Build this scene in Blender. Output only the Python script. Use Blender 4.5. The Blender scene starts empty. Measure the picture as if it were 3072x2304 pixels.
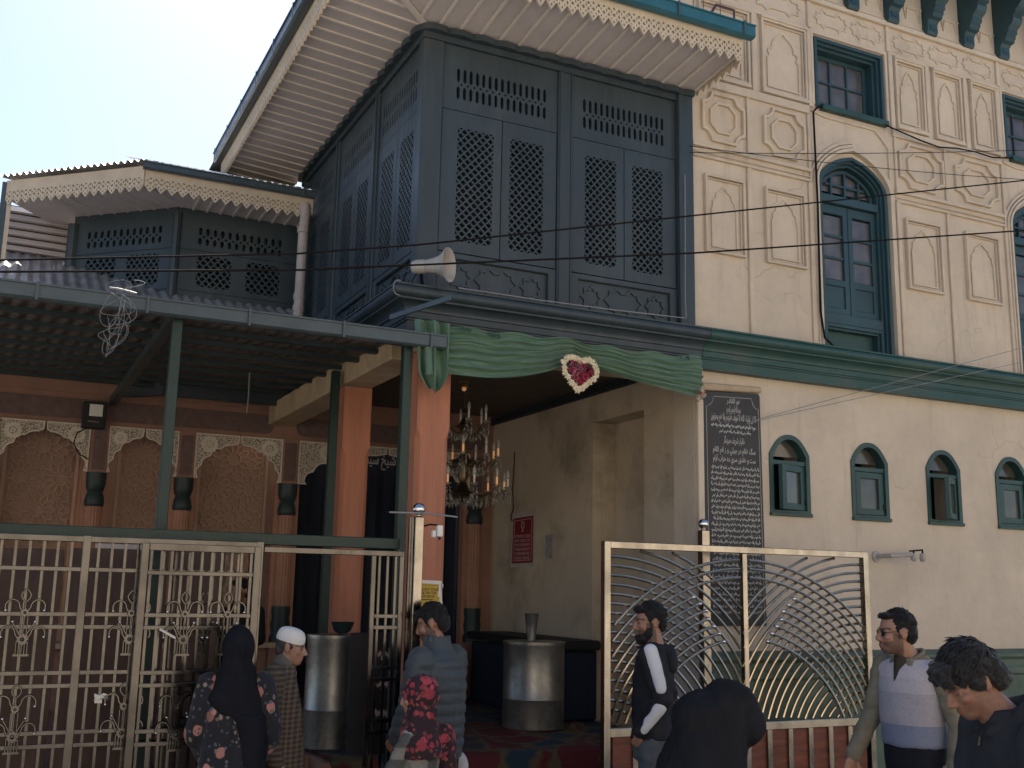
import bpy, bmesh, math, random
from math import sin, cos, pi, radians, sqrt, atan2
from mathutils import Vector, Matrix, noise
from mathutils.geometry import tessellate_polygon
random.seed(7)
SC = bpy.context.scene
COL = SC.collection

# ------------------------------------------------------------------ camera, sky, sun, exposure
F_PX, YAW, PITCH, ROLL, CAM_H = 3195.0, radians(25.78), radians(10.836), radians(1.112), 1.8
fwd = Vector((sin(YAW)*cos(PITCH), cos(YAW)*cos(PITCH), sin(PITCH)))
rt = Vector((cos(YAW), -sin(YAW), 0)); upv = rt.cross(fwd)
RR = rt*cos(ROLL) + upv*sin(ROLL); UU = -rt*sin(ROLL) + upv*cos(ROLL)
cam = bpy.data.cameras.new('camera'); cam.sensor_width = 36.0; cam.lens = 36.0*F_PX/3072.0
cam.clip_start = 0.05; cam.clip_end = 2000.0
co = bpy.data.objects.new('camera', cam); COL.objects.link(co)
co.matrix_world = Matrix(((RR.x, UU.x, -fwd.x, 0), (RR.y, UU.y, -fwd.y, 0), (RR.z, UU.z, -fwd.z, CAM_H), (0, 0, 0, 1)))
SC.camera = co

SUN_AZ, SUN_EL = radians(17.0), radians(50.0)          # azimuth from +Y towards +X
world = bpy.data.worlds.new('World'); SC.world = world; world.use_nodes = True
wn = world.node_tree; bg = wn.nodes['Background']
sky = wn.nodes.new('ShaderNodeTexSky'); sky.sky_type = 'NISHITA'; sky.sun_disc = False
sky.sun_elevation = SUN_EL; sky.sun_rotation = SUN_AZ
sky.air_density = 1.0; sky.dust_density = 3.1; sky.ozone_density = 1.5; sky.altitude = 1600
wn.links.new(sky.outputs[0], bg.inputs[0]); bg.inputs[1].default_value = 0.10
sl = bpy.data.lights.new('sun', 'SUN'); sl.energy = 5.0; sl.angle = radians(0.55); sl.color = (1.0, 0.93, 0.82)
so = bpy.data.objects.new('sun', sl); COL.objects.link(so)
sd = Vector((sin(SUN_AZ)*cos(SUN_EL), cos(SUN_AZ)*cos(SUN_EL), sin(SUN_EL)))
so.rotation_euler = sd.to_track_quat('Z', 'Y').to_euler(); so.location = (6, 30, 30)
SC.view_settings.view_transform = 'Standard'; SC.view_settings.look = 'None'
SC.view_settings.gamma = 1.0; SC.view_settings.exposure = 1.1
SC.cycles.max_bounces = 8; SC.cycles.diffuse_bounces = 4; SC.cycles.glossy_bounces = 4

# ------------------------------------------------------------------ materials
def new_mat(name):
    m = bpy.data.materials.new(name); m.use_nodes = True
    nt = m.node_tree; b = nt.nodes['Principled BSDF']
    return m, nt, b
def nd(nt, t, **k):
    n = nt.nodes.new(t)
    for a, v in k.items(): setattr(n, a, v)
    return n
def ramp(nt, src, stops):
    r = nd(nt, 'ShaderNodeValToRGB'); e = r.color_ramp.elements
    while len(e) < len(stops): e.new(0.5)
    for i, (p, c) in enumerate(stops):
        e[i].position = p; e[i].color = (*c, 1) if len(c) == 3 else c
    nt.links.new(src, r.inputs[0]); return r
def mixc(nt, fac, a, b, bt='MIX'):
    m = nd(nt, 'ShaderNodeMix', data_type='RGBA', blend_type=bt)
    for s, v in ((0, fac), (6, a), (7, b)):
        if hasattr(v, 'is_output'): nt.links.new(v, m.inputs[s])
        elif s == 0: m.inputs[0].default_value = v
        else: m.inputs[s].default_value = (*v, 1)
    return m.outputs[2]
def obj_coord(nt, scale=(1, 1, 1), rot=(0, 0, 0)):
    t = nd(nt, 'ShaderNodeTexCoord'); mp = nd(nt, 'ShaderNodeMapping')
    mp.inputs['Scale'].default_value = scale; mp.inputs['Rotation'].default_value = rot
    nt.links.new(t.outputs['Object'], mp.inputs[0]); return mp.outputs[0]
def noise_tex(nt, vec, scale, detail=4, rough=.55):
    n = nd(nt, 'ShaderNodeTexNoise'); n.inputs['Scale'].default_value = scale
    n.inputs['Detail'].default_value = detail; n.inputs['Roughness'].default_value = rough
    nt.links.new(vec, n.inputs['Vector']); return n.outputs[0]
def add_bump(nt, b, h, strength, dist=.01):
    bp = nd(nt, 'ShaderNodeBump'); bp.inputs['Strength'].default_value = strength; bp.inputs['Distance'].default_value = dist
    nt.links.new(h, bp.inputs['Height']); nt.links.new(bp.outputs[0], b.inputs['Normal'])
def mat(name, col, rough=.6, metal=0.0, var=.18, scale=3.0, bump=.15, bscale=45, stretch=(1, 1, 1), spec=.4, dirt=None, dscale=1.3, rvar=.12, streak=0, crack=False):
    """painted / plastered / wooden surface: two octaves of tone, optional dirt patches, fine relief"""
    m, nt, b = new_mat(name)
    v = obj_coord(nt, stretch)
    n1 = noise_tex(nt, v, scale, 6, .62); n2 = noise_tex(nt, v, scale*9, 3, .5)
    lo = tuple(c*(1-var) for c in col); hi = tuple(min(1, c*(1+var)) for c in col)
    c1 = ramp(nt, n1, [(.3, lo), (.7, hi)]).outputs[0]
    c2 = ramp(nt, n2, [(.3, tuple([1-var*.6]*3)), (.7, (1, 1, 1))]).outputs[0]
    c = mixc(nt, 1.0, c1, c2, 'MULTIPLY')
    if dirt:
        n3 = noise_tex(nt, v, dscale, 8, .68)
        if streak:
            vs_ = obj_coord(nt, (1, 1, .12)); n4 = noise_tex(nt, vs_, 5.0, 6, .7)
            f4 = ramp(nt, n4, [(.56, (0, 0, 0)), (.78, tuple([streak]*3))]).outputs[0]; c = mixc(nt, f4, c, tuple(x*.72 for x in dirt))
        f = ramp(nt, n3, [(.5, (0, 0, 0)), (.72, (1, 1, 1))]).outputs[0]
        c = mixc(nt, f, c, dirt)
    if crack:                                    # hairline cracks, broken up by a mask
        wv_ = nd(nt, 'ShaderNodeVectorMath', operation='MULTIPLY_ADD'); wn_ = nd(nt, 'ShaderNodeTexNoise'); wn_.inputs['Scale'].default_value = 3.0; nt.links.new(v, wn_.inputs['Vector'])
        nt.links.new(wn_.outputs['Color'], wv_.inputs[0]); wv_.inputs[1].default_value = (.5, .5, .5); nt.links.new(v, wv_.inputs[2])
        ve_ = nd(nt, 'ShaderNodeTexVoronoi', feature='DISTANCE_TO_EDGE'); ve_.inputs['Scale'].default_value = .9; nt.links.new(wv_.outputs[0], ve_.inputs['Vector'])
        k1 = ramp(nt, ve_.outputs[0], [(.0, (1, 1, 1)), (.006, (0, 0, 0))]).outputs[0]; k2 = ramp(nt, noise_tex(nt, v, .8, 4), [(.5, (0, 0, 0)), (.62, (.6, .6, .6))]).outputs[0]
        c = mixc(nt, mixc(nt, 1.0, k1, k2, 'MULTIPLY'), c, tuple(x*.45 for x in col))
    nt.links.new(c, b.inputs['Base Color'])
    rr = ramp(nt, n2, [(.2, tuple([max(.02, rough-rvar)]*3)), (.8, tuple([min(1, rough+rvar)]*3))])
    nt.links.new(rr.outputs[0], b.inputs['Roughness'])
    b.inputs['Metallic'].default_value = metal; b.inputs['Specular IOR Level'].default_value = spec
    if bump: add_bump(nt, b, noise_tex(nt, v, bscale, 4, .6), bump, .006)
    return m
M = {}
M['cream'] = mat('cream_plaster', (.615, .515, .395), .8, var=.10, scale=1.3, bump=.35, bscale=30, dirt=(.50, .42, .325), dscale=1.1, streak=.75, crack=True)
M['cream_trim'] = mat('cream_trim', (.62, .52, .40), .8, var=.10, scale=2.5, bump=.3, bscale=30, dirt=(.50, .42, .325), dscale=2.2, streak=.6)
M['inner_plaster'] = mat('porch_plaster', (.52, .43, .32), .85, var=.12, scale=1.0, bump=.3, bscale=28, dirt=(.22, .18, .13), dscale=.8)
M['plinth'] = mat('plinth_green', (.115, .16, .12), .75, var=.3, scale=2.2, bump=.5, bscale=22, dirt=(.06, .075, .06), dscale=2.5)
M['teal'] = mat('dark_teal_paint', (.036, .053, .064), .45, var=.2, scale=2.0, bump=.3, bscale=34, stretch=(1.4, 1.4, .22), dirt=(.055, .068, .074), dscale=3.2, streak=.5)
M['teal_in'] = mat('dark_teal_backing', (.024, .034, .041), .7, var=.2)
M['green'] = mat('cornice_green', (.022, .075, .066), .45, var=.2, scale=2.0, bump=.15, bscale=40, dirt=(.05, .075, .065), dscale=2.0)
M['door'] = mat('window_blue_green', (.026, .066, .080), .45, var=.15, scale=2.4, bump=.12)
M['win_green'] = mat('window_green', (.028, .072, .066), .45, var=.18, scale=2.4, bump=.12)
M['sill_green'] = mat('sill_bright_green', (.05, .24, .09), .5, var=.15)
M['soffit'] = mat('soffit_board', (.58, .52, .50), .65, var=.08, scale=2.5, bump=.15, bscale=40)
M['batten'] = mat('soffit_batten', (.72, .65, .58), .65, var=.08)
M['fascia'] = mat('fascia_cream', (.58, .485, .36), .7, var=.12, scale=4, bump=.2)
M['gutter'] = mat('gutter_blue_green', (.03, .13, .17), .4, var=.2, scale=3, bump=.1)
M['gutter2'] = mat('gutter_dark', (.06, .085, .10), .35, var=.2, scale=3, bump=.1)
M['orange'] = mat('orange_timber', (.46, .185, .108), .7, var=.2, scale=2.2, bump=.35, bscale=30, stretch=(6, 6, .5), dirt=(.40, .17, .10), dscale=2)
M['canopy_green'] = mat('canopy_green_steel', (.008, .030, .025), .4, var=.15, scale=4, bump=.08)
M['sheet'] = mat('corrugated_sheet', (.15, .135, .125), .55, metal=.15, var=.25, scale=2, bump=.1, dirt=(.09, .075, .065), dscale=1.8)
M['tin'] = mat('tin_roof', (.42, .40, .38), .38, metal=.35, var=.25, scale=1.6, bump=.15, dirt=(.20, .16, .15), dscale=1.4)
M['purlin'] = mat('purlin_dark_teal', (.022, .042, .046), .45, var=.2, scale=4, bump=.08)
M['beam'] = mat('painted_beam', (.46, .36, .24), .8, var=.2, scale=3, bump=.4, bscale=26, dirt=(.34, .25, .16), dscale=4)
M['white'] = mat('white_paint', (.74, .72, .66), .5, var=.08)
M['black'] = mat('black_matt', (.012, .012, .014), .6, var=.2)
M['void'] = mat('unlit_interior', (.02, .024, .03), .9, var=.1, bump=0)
M['navy'] = mat('navy_cloth', (.010, .016, .032), .85, var=.3, scale=5, stretch=(9, 9, .4), bump=.3, bscale=14)
M['arc_wall'] = mat('arcade_terracotta', (.30, .165, .12), .7, var=.16, scale=3, bump=.25)
M['jali'] = mat('jali_panel', (.33, .215, .165), .72, var=.12, scale=3, bump=.2)
M['jali_strap'] = mat('jali_strapwork', (.42, .28, .21), .7, var=.12, scale=5, bump=.1)
M['frieze'] = mat('frieze_brown', (.15, .095, .088), .7, var=.25, scale=16, bump=.6, bscale=45)
M['arc_col'] = mat('arcade_column', (.36, .185, .125), .65, var=.15, scale=3, bump=.2)
M['capital'] = mat('capital_dark_green', (.022, .040, .044), .45, var=.25, scale=6, bump=.5, bscale=35)
M['wood'] = mat('wood_laminate', (.17, .045, .024), .42, var=.45, scale=2.4, bump=.06, stretch=(1.2, 1, 9))
M['board'] = mat('brown_board', (.085, .047, .034), .55, var=.3, scale=3, bump=.1, stretch=(3, 3, .5))
M['ceiling'] = mat('porch_ceiling', (.11, .085, .066), .8, var=.4, scale=14, bump=.9, bscale=26, stretch=(.6, 2.2, 1))
M['grey_paint'] = mat('pale_pvc', (.46, .41, .38), .5, var=.15, scale=4, dirt=(.30, .26, .22), dscale=5)
M['horn'] = mat('horn_grey', (.42, .39, .35), .5, var=.14, scale=9, dirt=(.27, .23, .18), dscale=9)
M['cable'] = mat('black_cable', (.016, .014, .014), .95, var=.2, bump=0, spec=.05)
M['pale_cable'] = mat('pale_cable', (.24, .25, .26), .6, var=.1, bump=0)
M['drum'] = mat('galvanised_drum', (.34, .335, .31), .40, metal=.85, var=.28, scale=4, bump=.2, bscale=18, dirt=(.15, .15, .14), dscale=3)
M['ground'] = mat('street_concrete', (.33, .30, .26), .9, var=.2, scale=1.5, bump=.5, bscale=20, dirt=(.24, .22, .19), dscale=1.0)
M['opp_wall'] = mat('opposite_plaster', (.66, .58, .48), .85, var=.12, scale=.6)
M['glass_clear'] = None
def mk_metal(name, col, rough):
    m, nt, b = new_mat(name); v = obj_coord(nt, (9, 9, 4))
    n = noise_tex(nt, v, 2, 4, .5); v2 = obj_coord(nt); n2 = noise_tex(nt, v2, 4, 4, .6)
    c = mixc(nt, ramp(nt, n2, [(.45, (0, 0, 0)), (.7, (1, 1, 1))]).outputs[0], col, tuple(x*.62 for x in col))
    nt.links.new(c, b.inputs['Base Color']); b.inputs['Metallic'].default_value = 1
    r = ramp(nt, n, [(.3, tuple([rough*.75]*3)), (.75, tuple([rough*1.5]*3))]); nt.links.new(r.outputs[0], b.inputs['Roughness'])
    add_bump(nt, b, n, .02, .002); return m
M['steel'] = mk_metal('stainless_steel', (.135, .126, .115), .2)  # dark base and patches stand in for a shaded street mirrored in the fence
M['steel_bright'] = mk_metal('bright_stainless_steel', (.40, .362, .305), .2)
def mk_smooth_metal(name, col, rough):
    m, nt, b = new_mat(name); n = noise_tex(nt, obj_coord(nt), 6, 4)
    nt.links.new(ramp(nt, n, [(.35, tuple(x*.75 for x in col)), (.65, col)]).outputs[0], b.inputs['Base Color']); b.inputs['Metallic'].default_value = 1
    nt.links.new(ramp(nt, n, [(.3, tuple([rough*.7]*3)), (.7, tuple([rough*1.5]*3))]).outputs[0], b.inputs['Roughness']); return m
M['steel_tube'] = mk_smooth_metal('polished_steel_tube', (.62, .51, .37), .18)
M['chrome'] = mk_metal('polished_steel', (.72, .70, .68), .06)
M['brass'] = mk_metal('aged_brass', (.20, .15, .09), .35)
def mk_glass(name, col, rough=.12):  # opaque base tone stands in for what the glass would reflect
    m, nt, b = new_mat(name); v = obj_coord(nt); n = noise_tex(nt, v, 4, 5)
    c = ramp(nt, n, [(.35, tuple(x*.7 for x in col)), (.65, tuple(x*1.25 for x in col))]).outputs[0]
    nt.links.new(c, b.inputs['Base Color']); b.inputs['Roughness'].default_value = rough
    b.inputs['Specular IOR Level'].default_value = .6; return m
M['pane'] = mk_glass('reflection_grey_pane', (.105, .10, .10))
M['pane2'] = mk_glass('dim_window_pane', (.085, .080, .065), .15)
m, nt, b = new_mat('crystal'); b.inputs['Base Color'].default_value = (.5, .5, .46, 1); b.inputs['Roughness'].default_value = .05
b.inputs['Transmission Weight'].default_value = .6; M['crystal'] = m
m, nt, b = new_mat('bulb_glass'); b.inputs['Base Color'].default_value = (.42, .41, .39, 1); b.inputs['Roughness'].default_value = .15; M['bulb'] = m
m, nt, b = new_mat('candle_sleeve_lit'); b.inputs['Base Color'].default_value = (.8, .5, .3, 1)
b.inputs['Emission Color'].default_value = (1.0, .42, .14, 1); b.inputs['Emission Strength'].default_value = .12; M['sleeve'] = m
# carved white stone-like spandrels
m, nt, b = new_mat('carved_spandrel'); v = obj_coord(nt)
vo = nd(nt, 'ShaderNodeTexVoronoi', feature='DISTANCE_TO_EDGE'); vo.inputs['Scale'].default_value = 42; nt.links.new(v, vo.inputs['Vector'])
nz = noise_tex(nt, v, 60, 3); hh = nd(nt, 'ShaderNodeMath', operation='ADD'); nt.links.new(vo.outputs[0], hh.inputs[0]); nt.links.new(nz, hh.inputs[1])
c = ramp(nt, vo.outputs[0], [(.02, (.17, .14, .11)), (.14, (.62, .55, .45))]).outputs[0]
nt.links.new(c, b.inputs['Base Color']); b.inputs['Roughness'].default_value = .7; add_bump(nt, b, hh.outputs[0], .9, .012); M['spandrel'] = m
M['spandrel_trim'] = mat('spandrel_trim', (.68, .61, .51), .65, var=.1)
# carpet of big irregular red and blue medallions
m, nt, b = new_mat('porch_carpet'); v = obj_coord(nt, (3.0, 3.0, 3.0))
nzv = nd(nt, 'ShaderNodeTexNoise'); nzv.inputs['Scale'].default_value = 1.5; nt.links.new(v, nzv.inputs['Vector'])
wv = nd(nt, 'ShaderNodeVectorMath', operation='ADD'); nt.links.new(v, wv.inputs[0]); nt.links.new(nzv.outputs['Color'], wv.inputs[1])
vo = nd(nt, 'ShaderNodeTexVoronoi'); vo.inputs['Scale'].default_value = 1.0; nt.links.new(wv.outputs[0], vo.inputs['Vector'])
ve = nd(nt, 'ShaderNodeTexVoronoi', feature='DISTANCE_TO_EDGE'); ve.inputs['Scale'].default_value = 1.0; nt.links.new(wv.outputs[0], ve.inputs['Vector'])
sp = nd(nt, 'ShaderNodeSeparateColor'); nt.links.new(vo.outputs['Color'], sp.inputs[0])
cc = ramp(nt, sp.outputs[0], [(.0, (.105, .013, .016)), (.42, (.08, .014, .017)), (.5, (.018, .042, .055)), (.75, (.013, .030, .050)), (1, (.08, .034, .022))]).outputs[0]
ee = ramp(nt, ve.outputs[0], [(.04, (1, 1, 1)), (.10, (0, 0, 0))]).outputs[0]
c = mixc(nt, ee, cc, (.09, .066, .032)); nt.links.new(c, b.inputs['Base Color']); b.inputs['Roughness'].default_value = .95
add_bump(nt, b, noise_tex(nt, v, 90, 3), .5, .006); M['carpet'] = m

# ------------------------------------------------------------------ mesh helpers
ORG = {}
def tag(o, label=None, cat=None, group=None, kind=None):
    if label: o['label'] = label
    if cat: o['category'] = cat
    if group: o['group'] = group
    if kind: o['kind'] = kind
    return o
def thing(name, label, cat, loc=(0, 0, 0), group=None):
    o = bpy.data.objects.new(name, None); o.empty_display_size = .1; COL.objects.link(o)
    o.location = loc; ORG[o] = Vector(loc); return tag(o, label, cat, group)
class Fr:                                    # a local drawing plane: u right, v up, n towards the viewer
    def __init__(s, O, u, v, n): s.O, s.u, s.v, s.n = Vector(O), Vector(u).normalized(), Vector(v).normalized(), Vector(n).normalized()
    def p(s, a, b, c=0): return s.O + s.u*a + s.v*b + s.n*c
FY = lambda y: Fr((0, y, 0), (1, 0, 0), (0, 0, 1), (0, -1, 0))      # plane facing the street: (X, Z)
FX = lambda x: Fr((x, 0, 0), (0, 1, 0), (0, 0, 1), (-1, 0, 0))      # plane facing -X: (Y, Z)
class MB:
    def __init__(s): s.v = []; s.f = []
    def add(s, vs, fs):
        k = len(s.v); s.v += [Vector(p) for p in vs]; s.f += [tuple(i+k for i in f) for f in fs]; return s
    def box(s, x0, x1, y0, y1, z0, z1):
        return s.add([(x, y, z) for x in (x0, x1) for y in (y0, y1) for z in (z0, z1)],
                     [(0, 1, 3, 2), (4, 6, 7, 5), (0, 4, 5, 1), (2, 3, 7, 6), (0, 2, 6, 4), (1, 5, 7, 3)])
    def fbox(s, fr, a0, a1, b0, b1, c0, c1):
        return s.add([fr.p(a, b, c) for a in (a0, a1) for b in (b0, b1) for c in (c0, c1)],
                     [(0, 1, 3, 2), (4, 6, 7, 5), (0, 4, 5, 1), (2, 3, 7, 6), (0, 2, 6, 4), (1, 5, 7, 3)])
    def plate(s, fr, loops, c0, c1):          # outline with holes, extruded from c0 to c1 along n
        pts = [p for l in loops for p in l]; n = len(pts)
        tris = tessellate_polygon([[Vector((a, b, 0)) for a, b in l] for l in loops])
        vs = [fr.p(a, b, c1) for a, b in pts] + [fr.p(a, b, c0) for a, b in pts]
        fs = [tuple(t) for t in tris] + [tuple(i+n for i in reversed(t)) for t in tris]
        k = 0
        for l in loops:
            L = len(l)
            for i in range(L):
                j = (i+1) % L; fs.append((k+i, k+j, n+k+j, n+k+i))
            k += L
        return s.add(vs, fs)
    def ring(s, fr, poly, w, c0, c1): return s.plate(fr, [poly, off(poly, -w)], c0, c1)
    def strip(s, fr, pts, w, c0, c1): return s.plate(fr, [ribbon(pts, w)], c0, c1)
    def tube(s, pts, r, n=6, closed=False, r2=None):
        pts = [Vector(p) for p in pts]; m = len(pts); vs = []; fs = []
        t0 = (pts[1]-pts[0]).normalized(); a = Vector((0, 0, 1)) if abs(t0.z) < .9 else Vector((1, 0, 0))
        nrm = (a - t0*a.dot(t0)).normalized()
        for i in range(m):
            if closed: t = pts[(i+1) % m]-pts[i-1]
            else: t = pts[min(i+1, m-1)]-pts[max(i-1, 0)]
            t.normalize(); nrm = (nrm - t*nrm.dot(t)).normalized(); bn = t.cross(nrm)
            rr = r if r2 is None else r+(r2-r)*i/(m-1)
            vs += [pts[i] + nrm*(rr*cos(2*pi*k/n)) + bn*(rr*sin(2*pi*k/n)) for k in range(n)]
        for i in range(m if closed else m-1):
            j = (i+1) % m
            fs += [(i*n+k, i*n+(k+1) % n, j*n+(k+1) % n, j*n+k) for k in range(n)]
        if not closed: fs += [tuple(reversed(range(n))), tuple((m-1)*n+k for k in range(n))]
        return s.add(vs, fs)
    def lathe(s, prof, mtx=None, n=24, cap=True):
        mtx = mtx or Matrix(); vs = []; fs = []
        for r, z in prof: vs += [mtx @ Vector((r*cos(2*pi*k/n), r*sin(2*pi*k/n), z)) for k in range(n)]
        for i in range(len(prof)-1): fs += [(i*n+k, i*n+(k+1) % n, (i+1)*n+(k+1) % n, (i+1)*n+k) for k in range(n)]
        if cap: fs += [tuple(reversed(range(n))), tuple((len(prof)-1)*n+k for k in range(n))]
        return s.add(vs, fs)
    def ball(s, c, r, n=10):
        pr = [(max(1e-4, r*sin(pi*i/n)), -r*cos(pi*i/n)) for i in range(n+1)]
        return s.lathe(pr, Matrix.Translation(Vector(c)), n*2 if n < 8 else 16)
    def build(s, name, mt, parent=None, smooth=False, bevel=0, loc=None):
        org = ORG[parent] if parent else Vector(loc or (0, 0, 0))
        me = bpy.data.meshes.new(name); me.from_pydata([p-org for p in s.v], [], s.f)
        bm = bmesh.new(); bm.from_mesh(me); bmesh.ops.recalc_face_normals(bm, faces=bm.faces); bm.to_mesh(me); bm.free()
        if mt: me.materials.append(M[mt] if isinstance(mt, str) else mt)
        if smooth:
            me.polygons.foreach_set('use_smooth', [True]*len(me.polygons))
            me.set_sharp_from_angle(angle=radians(40))
        o = bpy.data.objects.new(name, me); COL.objects.link(o)
        if parent: o.parent = parent
        else: o.location = org
        ORG[o] = org
        if bevel:
            bv = o.modifiers.new('bevel', 'BEVEL'); bv.width = bevel; bv.segments = 1; bv.limit_method = 'ANGLE'
        return o
def area(p): return sum(p[i][0]*p[(i+1) % len(p)][1]-p[(i+1) % len(p)][0]*p[i][1] for i in range(len(p)))/2
def off(p, d):                                # mitred offset, d > 0 grows
    if area(p) < 0: p = p[::-1]
    n = len(p); out = []
    for i in range(n):
        a, b, c = Vector(p[i-1]), Vector(p[i]), Vector(p[(i+1) % n])
        e1 = (b-a); e2 = (c-b)
        if e1.length < 1e-7 or e2.length < 1e-7: out.append(tuple(b)); continue
        e1.normalize(); e2.normalize(); n1 = Vector((e1.y, -e1.x)); n2 = Vector((e2.y, -e2.x))
        k = 1+n1.dot(n2); mv = (n1+n2)/max(k, .35); out.append(tuple(b+mv*d))
    return out
def ribbon(pts, w):
    L, R = [], []; n = len(pts)
    for i in range(n):
        a, b = Vector(pts[max(i-1, 0)]), Vector(pts[min(i+1, n-1)]); p = Vector(pts[i])
        t = (b-a).normalized(); nn = Vector((-t.y, t.x)); L.append(tuple(p+nn*w/2)); R.append(tuple(p-nn*w/2))
    return L + R[::-1]
def rect(a0, a1, b0, b1): return [(a0, b0), (a1, b0), (a1, b1), (a0, b1)]
def clip(poly, a0, a1, b0, b1):
    for ax, lim, sgn in ((0, a0, 1), (0, a1, -1), (1, b0, 1), (1, b1, -1)):
        out = []
        for i in range(len(poly)):
            p, q = poly[i-1], poly[i]; ip, iq = sgn*(p[ax]-lim) >= 0, sgn*(q[ax]-lim) >= 0
            if ip != iq:
                t = (lim-p[ax])/(q[ax]-p[ax]); out.append((p[0]+(q[0]-p[0])*t, p[1]+(q[1]-p[1])*t))
            if iq: out.append(q)
        poly = out
        if not poly: return []
    return poly
def parch(x0, x1, z0, zs, za, n=9, e1=1.9, e2=.72):      # pointed arch outline, counter-clockwise from bottom left
    cx, hw = (x0+x1)/2, (x1-x0)/2
    half = [(hw*(1-(i/n)**e1)**e2, zs+(za-zs)*i/n) for i in range(n+1)]
    return [(x0, z0), (x1, z0)] + [(cx+a, z) for a, z in half] + [(cx-a, z) for a, z in half[-2::-1]]
def copy_tree(o, parent=None):
    c = o.copy(); COL.objects.link(c); c.parent = parent; ORG[c] = ORG[o]
    for ch in list(o.children): copy_tree(ch, c)
    return c
def move_copy(o, d, parent=None):
    c = copy_tree(o, parent if parent else o.parent); c.location = o.location+Vector(d); ORG[c] = ORG[o]+Vector(d); return c
# ------------------------------------------------------------------ ground and opposite side of the street
tag(MB().box(-60, 60, -60, 7.2, -.2, 0).build('street', 'ground', loc=(0, 0, 0)), kind='structure')
tag(MB().box(-60, 60, 7.2, 120, -.25, -.006).build('ground', 'ground', loc=(0, 0, 0)), kind='structure')
opp = thing('opposite_building', 'plain sunlit plastered building across the street behind the viewer', 'building', (2, -11.5, 0))
fo = Fr((0, -11.5, 0), (1, 0, 0), (0, 0, 1), (0, 1, 0))
holes = [rect(x, x+1.1, z, z+1.5) for z in (1.1, 4.3, 7.2) for x in range(-18, 22, 3)]
MB().plate(fo, [rect(-22, 24, 0, 9.8)] + holes, -.3, 0).build('wall', 'opp_wall', opp)
MB().box(-22, 24, -18, -11.9, 0, 9.7).build('rear_wall', 'opp_wall', opp)
for i, h in enumerate(holes):
    x0, z0 = h[0]
    MB().fbox(fo, x0, x0+1.1, z0, z0+1.5, -.26, -.2).build('window', 'pane', opp)
MB().box(-22.3, 24.3, -18.3, -11.1, 9.8, 10.0).build('roof', 'sheet', opp)

# ------------------------------------------------------------------ main building (cream facade on the right)
D = 7.2; W = FY(D)
mb_ = thing('main_building', 'cream plastered building with dark green windows, cornice and moulded panels', 'building', (8, 7.2, 0))
PITCHX = 2.56
doors = [(6.58+PITCHX*i, 7.43+PITCHX*i) for i in range(2)]
rects = [(6.59+PITCHX*i, 7.46+PITCHX*i) for i in range(2)]
smalls = [(5.93+.915*i, 6.37+.915*i) for i in range(6)]
def seg_arch(x0, x1, z0, zs, za, n=8):
    cx, hw, h = (x0+x1)/2, (x1-x0)/2, za-zs
    return [(x0, z0), (x1, z0)] + [(cx+hw*u, zs+h*(1-abs(u)**2.3)) for u in [1-i/n for i in range(2*n+1)]]
wall_out = [(5.16, 0), (12.4, 0), (12.4, 8.7), (3.9, 8.7), (3.9, 6.55), (5.16, 6.55)]
hl = [parch(a+.02, b-.02, 3.95, 5.55, 5.86) for a, b in doors] + [rect(a+.02, b-.02, 6.33, 7.0) for a, b in rects] + [seg_arch(a+.015, b-.015, 2.47, 2.97, 3.135) for a, b in smalls]
MB().plate(W, [wall_out] + hl, -.30, 0).build('wall', 'cream', mb_)
MB().box(5.95, 12.3, 8.05, 8.1, 1.3, 8).build('room_shade_sheet', 'void', mb_)  # dark sheet, its colour standing for the shade of the rooms inside
MB().box(5.95, 12.39, 8.2, 14, 0.01, 1.5).build('rear_wall', 'cream', mb_)
MB().box(3.95, 12.35, 7.52, 14, 8.2, 8.65).build('attic_wall', 'cream', mb_)
# plinth with a sloped offset top
pl = MB(); prof = [(7.195, 0), (7.09, 0), (7.09, 1.10), (7.065, 1.12), (7.065, 1.17), (7.085, 1.19), (7.085, 1.24), (7.04, 1.27), (7.04, 1.29), (7.195, 1.33)]
pl.plate(Fr((0, 0, 0), (0, 1, 0), (0, 0, 1), (1, 0, 0)), [prof], 5.19, 12.4); pl.build('plinth', 'plinth', mb_)
# cream plaster corner strip where the porch opens
MB().fbox(W, 5.165, 5.225, 1.33, 3.63, .002, .05).build('corner_strip', 'cream_trim', mb_, bevel=.006)
# long green cornice, one continuous moulding with the porch ledge
LEDGE = [(0, 3.622), (.09, 3.622), (.09, 3.70), (.104, 3.702), (.104, 3.714), (.115, 3.718), (.115, 3.765), (.130, 3.767), (.130, 3.777), (.136, 3.793), (.150, 3.812), (.172, 3.826), (.200, 3.832), (.200, 3.846), (.216, 3.850), (.236, 3.866), (.245, 3.886), (.240, 3.906), (.226, 3.920), (.236, 3.924), (.236, 3.938), (0, 3.945)]
def ledge_sweep(paths):                                         # the profile carried along mitred corners; paths maps an offset to its polyline
    mb = MB(); P = [paths(o) for o, z in LEDGE]; k = len(P[0]); n = len(LEDGE)
    mb.add([Vector((q[0], q[1], z)) for (o, z), pl_ in zip(LEDGE, P) for q in pl_], [(i*k+j, i*k+j+1, (i+1)*k+j+1, (i+1)*k+j) for i in range(n-1) for j in range(k-1)] + [tuple(i*k for i in range(n)), tuple(i*k+k-1 for i in range(n))]); return mb
ledge_sweep(lambda o: [(5.175, D-o-.002), (12.4, D-o-.002)]).build('cornice', 'green', mb_, smooth=True)
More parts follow.
